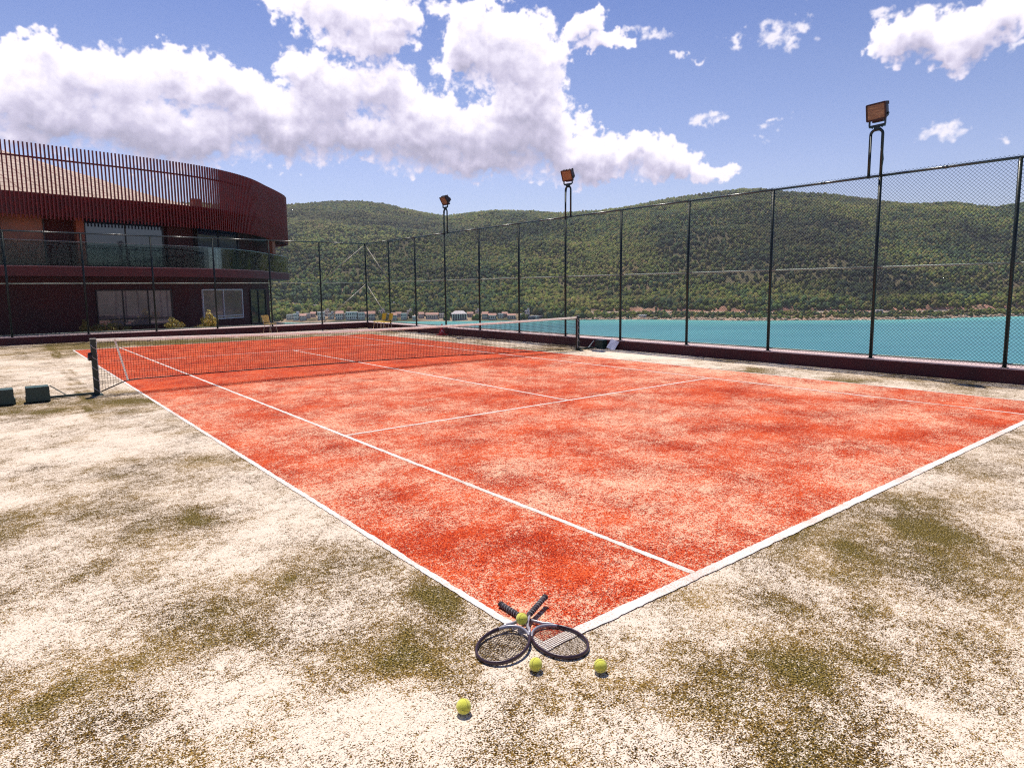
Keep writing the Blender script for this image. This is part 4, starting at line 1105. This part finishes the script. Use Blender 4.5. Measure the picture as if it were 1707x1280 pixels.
mb.add(v, [f for i in range(199) for f in ((4*i, 4*i+4, 4*i+5, 4*i+1), (4*i+3, 4*i+7, 4*i+4, 4*i), (4*i+1, 4*i+5, 4*i+6, 4*i+2))])
tag(mb.build('road', M['road']), kind='structure', label='pale road along the far shore')
rl = ribbon('road', [(430, 508), (480, 508), (540, 508.5), (600, 509), (640, 510)], 5, M['road'], 'pale road behind the shore village')
rk = ribbon('quay', [(880, 531), (920, 527), (960, 523.5)], 12, M['asphalt'], 'dark grey quay ramp at the shore', .8)

# ---- village houses
occ = []
def house(px, py, wpx, hpx, label, kind='flat', mt='house', storeys=2, depth=9.0, nwin=4):
    p, r, a = place(px, py); occ.append((p[0], p[1], wpx/F_PX*r*.6+3))
    W2 = wpx/F_PX*r/2; Hh = hpx/F_PX*r*1.2
    r_ = empty('house', p, R(-a)+random.uniform(-.15, .15)); tag(r_, label, 'house', 'houses of the village on the far shore')
    D = depth
    mb = MB(); mb.box((-W2, 0, -3), (W2, D, Hh)); wl_ = mb.build('wall', M[mt], r_)
    mb = MB()
    if kind == 'flat':
        mb.box((-W2-.2, -.2, Hh), (W2+.2, D+.2, Hh+.35)); mb.build('roof', M['hroof2'], r_)
    elif kind == 'pitch':
        h2 = Hh*.45
        mb.add([(-W2-.5, -.6, Hh), (W2+.5, -.6, Hh), (W2+.5, D+.6, Hh), (-W2-.5, D+.6, Hh), (-W2-.5, D/2, Hh+h2), (W2+.5, D/2, Hh+h2)],
               [(3,2,1,0), (0,1,5,4), (2,3,4,5), (1,2,5), (3,0,4)]); mb.build('roof', M['hroof'], r_)
    elif kind == 'temple':
        h2 = Hh*.5
        mb.add([(-W2-.5, -1.5, Hh), (W2+.5, -1.5, Hh), (W2+.5, D+.6, Hh), (-W2-.5, D+.6, Hh), (-W2+W2*.5, D*.6, Hh+h2), (W2-W2*.5+1, D*.6, Hh+h2)],
               [(3,2,1,0), (0,1,5,4), (2,3,4,5), (1,2,5), (3,0,4)]); mb.build('roof', M['hroof2'], r_)
        for k in range(7):
            mb = MB(); x = -W2+.3+k*(2*W2-.6)/6; mb.tube([(x, -1.2, -.5), (x, -1.2, Hh)], .28, 8); mb.build('column', M['house'], r_)
    elif kind == 'terrace':
        mb.box((-W2-.2, -.2, Hh), (W2*.2, D, Hh+.35)); mb.box((W2*.0, .5, Hh+.0), (W2*.8, D*.9, Hh+2.2)); mb.build('roof', M['hroof2'], r_)
    for s_ in range(storeys):
        zc = Hh*(s_+.5)/storeys
        for k in range(nwin):
            x = -W2+(k+.5)*2*W2/nwin+random.uniform(-.15, .15); w_ = min(.9, W2/nwin*.5); hh = Hh/storeys*.26
            mb = MB(); mb.box((x-w_, -.07, zc-hh), (x+w_, .12, zc+hh)); mb.build('window', M['hwin'], r_)
    return r_
house(483, 533, 10, 6, 'white house at the waterline touching the red building outline', 'flat', 'house')
house(494, 534, 9, 8, 'flat white house second from the red building at the waterline', 'terrace', 'house')
house(505, 534, 9, 6, 'pale pinkish house at the waterline above the water strip', 'pitch', 'house2')
house(536, 533, 11, 10, 'white block house just right of the second fence post left of the corner', 'flat', 'house', 2)
house(552, 532, 9, 7, 'small white house between the fence brace and its post', 'terrace', 'house')
house(566, 533, 12, 8, 'white house with clay roof left of the long white block', 'pitch', 'house')
house(586, 533, 18, 10, 'widest white block with rows of dark windows near the fence corner', 'flat', 'house', 2, 10, 6)
house(603, 533, 10, 9, 'white block house directly left of the corner fence post', 'flat', 'house', 2)
house(620, 533, 10, 8, 'pale house behind the left yellow chair', 'pitch', 'house2')
house(657, 534, 8, 7, 'small pinkish house just right of the yellow chairs', 'pitch', 'house2')
house(673, 533, 9, 8, 'narrow white house between the chairs and the next fence post', 'flat', 'house')
house(692, 534, 8, 5, 'low white house at the base of a slim fence post', 'flat', 'house', 1)
house(703, 531, 8, 6, 'small pink house left of the long clay roofed one', 'pitch', 'house2')
house(720, 532, 20, 6, 'long low pink house with clay roof above the red cone', 'pitch', 'house2', 1, 8, 6)
house(766, 533, 24, 8, 'white house with columns and a large pale hipped roof', 'temple', 'hwin', 1, 12, 6)
house(808, 532, 9, 7, 'pink house with clay roof beside the post right of the columned house', 'pitch', 'house2')
house(821, 533, 12, 6, 'low house with dark openings and wide clay roof', 'pitch', 'house2', 1)
house(853, 532, 13, 5, 'clay roofed house at the water under the far trees', 'pitch', 'house2', 1)
house(868, 529, 8, 4, 'tiny pale house right of the last clay roof', 'flat', 'house', 1, 6, 2)
house(892, 532, 11, 4, 'low white boathouse nearest the dark quay', 'flat', 'house', 1, 6, 3)
house(496, 513, 9, 5, 'white house on the upper road nearest the red building', 'flat', 'house', 1)
house(526, 515, 8, 5, 'white house on the upper road just left of a fence post', 'flat', 'house', 1)
house(656, 514, 7, 6, 'white villa high behind the yellow chairs', 'terrace', 'house', 2, 7, 2)
house(718, 520, 6, 4, 'tiny white hut alone on the wooded rise above the pink houses', 'flat', 'house', 1, 5, 2)
house(678, 516, 8, 4, 'pinkish hut among trees on the slope above the shore', 'pitch', 'house2', 1, 6, 2)
house(1071, 530, 12, 3.5, 'low white roofed jetty hut at the foot of the wooded bank', 'flat', 'house2', 1, 6, 3)
house(1466, 522, 9, 3.5, 'small pale hut beside the road behind the tallest floodlight post', 'flat', 'house', 1, 6, 2)
for k, (px, w_, what) in enumerate([(512, 9, 'flat white house half hidden by trees before the first cream chair'), (522, 7, 'small white cube house right of the pinkish one'), (545, 8, 'narrow white house behind the lower fence brace'),
        (576, 9, 'clay roofed white house at the left end of the long block'), (612, 8, 'white cube house just right of the corner post'), (636, 9, 'white house hidden behind the yellow chair pair'),
        (646, 8, 'pale house at the right edge of the yellow chair pair'), (664, 8, 'second pinkish house right of the yellow chairs'), (683, 8, 'white cube house beside the slim fence post'), (736, 8, 'white house between the long pink one and the thick fence post'),
        (784, 9, 'low white annex right of the columned house'), (796, 7, 'small clay roofed house touching a fence post'), (834, 9, 'low pale house right of the wide clay roof'), (842, 8, 'small white shed between two clay roofs'), (879, 8, 'flat pale shed left of the white boathouse')]):
    house(px, 531-(k % 3)*2, w_, (6, 5, 7)[k % 3], what, ('flat', 'pitch', 'terrace')[k % 3], ('house', 'house2', 'house')[k % 3], 2 if k % 3 != 1 else 1, 7, 3)
# white van on the shore road
p, r, a = place(968, 520.5)
ix = min(range(len(rd)), key=lambda k: abs(rd[k][1]-a)); rr_, aa = rd[ix]; pz = world_at(aa, rr_)
va = tag(empty('van', (pz[0], pz[1], pz[2]+.95), R(-aa)), 'tiny white van driving on the pale shore road', 'van')
mb = MB(); mb.box((-2.6, -.95, .35), (1.6, .95, 2.2)); mb.add([(1.6,-.95,.35),(2.6,-.95,.35),(2.6,.95,.35),(1.6,.95,.35),(1.6,-.95,2.2),(2.0,-.9,1.3),(2.0,.9,1.3),(1.6,.95,2.2),(2.6,-.95,1.1),(2.6,.95,1.1)],
   [(0,1,8,5,4),(3,7,6,9,2),(4,5,6,7),(5,8,9,6),(1,2,9,8),(0,3,2,1)]); mb.build('body', M['white'], va)
for x in (-1.6, 1.6):
    for y in (-.9, .9):
        mb = MB(); mb.lathe([(.1, -.1), (.35, -.1), (.35, .1), (.1, .1)], 14, (x, y, .35), 'y'); mb.build('wheel', M['black'], va)
mb = MB(); mb.box((.6, -.97, 1.35), (1.5, .97, 1.95)); mb.build('side_window', M['hwin'], va)

# ---- trees
def ico():
    t = (1+5**.5)/2
    v = np.array([(-1,t,0),(1,t,0),(-1,-t,0),(1,-t,0),(0,-1,t),(0,1,t),(0,-1,-t),(0,1,-t),(t,0,-1),(t,0,1),(-t,0,-1),(-t,0,1)], float); v /= np.linalg.norm(v[0])
    f = [(0,11,5),(0,5,1),(0,1,7),(0,7,10),(0,10,11),(1,5,9),(5,11,4),(11,10,2),(10,7,6),(7,1,8),(3,9,4),(3,4,2),(3,2,6),(3,6,8),(3,8,9),(4,9,5),(2,4,11),(6,2,10),(8,6,7),(9,8,1)]
    v = list(map(tuple, v)); cache = {}; nf = []
    def mid(a, b):
        k = (min(a, b), max(a, b))
        if k not in cache: m_ = np.array(v[a])+np.array(v[b]); cache[k] = len(v); v.append(tuple(m_/np.linalg.norm(m_)))
        return cache[k]
    for a, b, c_ in f:
        ab, bc, ca = mid(a, b), mid(b, c_), mid(c_, a); nf += [(a, ab, ca), (b, bc, ab), (c_, ca, bc), (ab, bc, ca)]
    return np.array(v), np.array(nf)
IV1, IF1 = ico()
IV, IF = IV1, IF1
IV0 = IV1[:12]; IF0 = np.array([(0,11,5),(0,5,1),(0,1,7),(0,7,10),(0,10,11),(1,5,9),(5,11,4),(11,10,2),(10,7,6),(7,1,8),(3,9,4),(3,4,2),(3,2,6),(3,6,8),(3,8,9),(4,9,5),(2,4,11),(6,2,10),(8,6,7),(9,8,1)])
PAL = np.array([(.078,.104,.014),(.120,.142,.018),(.052,.090,.026),(.165,.165,.032),(.200,.142,.052),(.032,.060,.026),(.140,.122,.030)])
def trees(name, az, r, size, label, kind='stuff', tall=1.25, palw=None, mesh=1):
    IV, IF = (IV1, IF1) if mesh else (IV0, IF0)
    n = len(az); g_ = np.random.default_rng(len(az))
    h = terrain(az, r); x = CAM[0]+r*np.sin(np.radians(az)); y = CAM[1]+r*np.cos(np.radians(az)); z = ZS+h
    nv = len(IV)
    var = [1+.42*(g_.random((nv, 1))-.5)*2*.9 for _ in range(12)]
    Vs = np.stack([IV*v for v in var])                    # 12 crown shapes
    pick = g_.integers(0, 12, n); ang = g_.random(n)*6.283
    B_ = Vs[pick]; ca, s_a = np.cos(ang)[:, None], np.sin(ang)[:, None]
    bx = B_[...,0]*ca-B_[...,1]*s_a; by = B_[...,0]*s_a+B_[...,1]*ca; bz = B_[...,2]
    w_ = size[:, None]*.5; hh = w_*tall*(.85+.4*g_.random(n))[:, None]
    taper = 1-.25*np.clip(bz, 0, 1)
    V = np.stack([x[:, None]+bx*w_*taper, y[:, None]+by*w_*taper, z[:, None]+hh*.85+bz*hh], -1).reshape(-1, 3)
    Fc = (IF[None]+(np.arange(n)*nv)[:, None, None]).reshape(-1, 3)
    pn = fbm(x/60+3, y/60+9, 3); pn2 = g_.random(n)
    k = np.clip(((pn*.85+pn2*.55-.3)*len(PAL)), 0, len(PAL)-1).astype(int) if palw is None else g_.choice(len(PAL), n, p=palw)
    idx = np.array([5, 2, 0, 6, 1, 3, 4])[k]
    col = PAL[idx]*(.66+.58*g_.random(n))[:, None]*(1+1.9*(fbm(x/150+50, y/150, 3)-.5))[:, None]  # broad noise puts soft shade patches of the hills into crown colours
    vc = np.repeat(col[:, None, :], nv, 1)*(.75+.5*g_.random((n, nv, 1)))
    return tag(npmesh(name, V, Fc, M['leaf'], col=vc.reshape(-1, 3)), label, None, None, kind)
def sample(n, a0, a1, s0, s1):
    a = rng.uniform(a0, a1, n); s_ = s0+(s1-s0)*rng.random(n); return a, r_shore(a)+s_
def clear(az, r, rad=1.0):
    x = CAM[0]+r*np.sin(np.radians(az)); y = CAM[1]+r*np.cos(np.radians(az)); ok = np.ones(len(az), bool)
    for ox, oy, orad in occ:
        # keep the house and the sight line in front of it open
        dx, dy = x-ox, y-oy; dist = math.hypot(ox-CAM[0], oy-CAM[1]); ux, uy = (ox-CAM[0])/dist, (oy-CAM[1])/dist
        along = dx*ux+dy*uy; lat = np.abs(-dx*uy+dy*ux)
        ok &= ~((lat < orad*rad) & (along > -9) & (along < 11))
    for path, wd in ((rd, 5.5), (rl, 9), (rk, 9)):
        pa = np.array([q[1] for q in path]); pr_ = np.array([q[0] for q in path])
        inn = (az > pa.min()) & (az < pa.max()); rc = np.interp(az, pa, pr_)
        ok &= ~(inn & (r > rc-wd-2) & (r < rc+wd*.7))
    return ok
# forest: a nearer belt with fuller crowns, then the slopes
def forest(n, t0, t1, lo, hi, base_mesh, name, label, tall=1.25):
    a = rng.uniform(-2, 92, n); t = t0+(t1-t0)*rng.random(n); t = np.sqrt(np.clip(t, 0, None)) if t0 > 0 else t
    r = r_shore(a)+r_off(a)+(r_ridge(a)+12-r_shore(a)-r_off(a))*t
    x, y = r*np.sin(np.radians(a)), r*np.cos(np.radians(a))
    keep = rng.random(n) < np.clip(.62+1.9*(fbm(x/55, y/55, 3)-.40), .35, 1)
    keep &= clear(a, r)
    a, r = a[keep], r[keep]
    trees(name, a, r, lo+(hi-lo)*rng.random(len(a)), label, mesh=base_mesh, tall=tall)
def r_off(a): return 100+np.clip((44-a)/4, 0, 1)*22-22*np.clip((a-44)/4, 0, 1)
forest(11000, 0.0, 0.13, 3.6, 6.6, 1, 'forest', 'nearer belt of pine forest above the far shore', 1.35)
forest(150000, 0.012, 1.0, 2.8, 5.4, 0, 'forest', 'dense pine forest covering the hills')
a, r = sample(5200, 44, 92, 3, 52); keep = clear(a, r) & (rng.random(len(a)) < np.clip((fbm(r*np.sin(np.radians(a))/16, r*np.cos(np.radians(a))/16, 3)-.36)*5, 0.05, 1)); a, r = a[keep], r[keep]
trees('shrubbery', a, r, 1.2+2.4*rng.random(len(a))**2, 'scrub on the bank between the water and the road', mesh=1, tall=.9)
a, r = sample(6000, 44, 92, 66, 108); keep = clear(a, r) & (rng.random(len(a)) < np.clip((fbm(r*np.sin(np.radians(a))/30+7, r*np.cos(np.radians(a))/30, 3)-.33)*6, 0.1, 1)); a, r = a[keep], r[keep]
trees('shrubbery', a, r, 1.8+3.0*rng.random(len(a))**2, 'bushes on the bare cut above the shore road', mesh=1, tall=1.0)
a, r = sample(4600, 10, 46, 4, 125); keep = clear(a, r); a, r = a[keep], r[keep]
trees('village_greenery', a, r, 1.8+4.6*rng.random(len(a))**1.6, 'trees and gardens among the shore houses', mesh=1)
# loose pale rocks on the waterline of the right bank
a, r = sample(900, 42, 92, -1.5, 5)
n = len(a); x = CAM[0]+r*np.sin(np.radians(a)); y = CAM[1]+r*np.cos(np.radians(a)); z = ZS+np.maximum(terrain(a, r), 0)
sz = (.5+1.3*rng.random(n)**2)[:, None]
V = (np.stack([x, y, z], -1)[:, None, :]+IV[None]*(1+.3*(rng.random((n, len(IV), 1))-.5))*sz[..., None]*np.array([1.3, 1.3, .7])).reshape(-1, 3)
tag(npmesh('shore_rocks', V, (IF[None]+(np.arange(n)*len(IV))[:, None, None]).reshape(-1, 3), M['rock']), 'pale rocks along the far waterline', None, None, 'stuff')
# ------------------------------------------------------------------ thin sea air
hz = bpy.data.materials.new('haze'); hz.use_nodes = True; hn = NT(hz.node_tree); hn.n.clear()
pv = hn.new('ShaderNodeVolumePrincipled'); pv.inputs['Color'].default_value = (.86, .88, 1.0, 1); pv.inputs['Density'].default_value = .00011; pv.inputs['Anisotropy'].default_value = .2
ho_ = hn.new('ShaderNodeOutputMaterial'); hn.l.new(pv.outputs[0], ho_.inputs['Volume'])
HAZE = True
if HAZE:
    mb = MB(); mb.box((-400, -400, ZS-16), (2200, 2200, 205))
    o = mb.build('haze', hz); tag(o, 'thin sea air over the bay', None, None, 'stuff')
SC.cycles.volume_bounces = 0
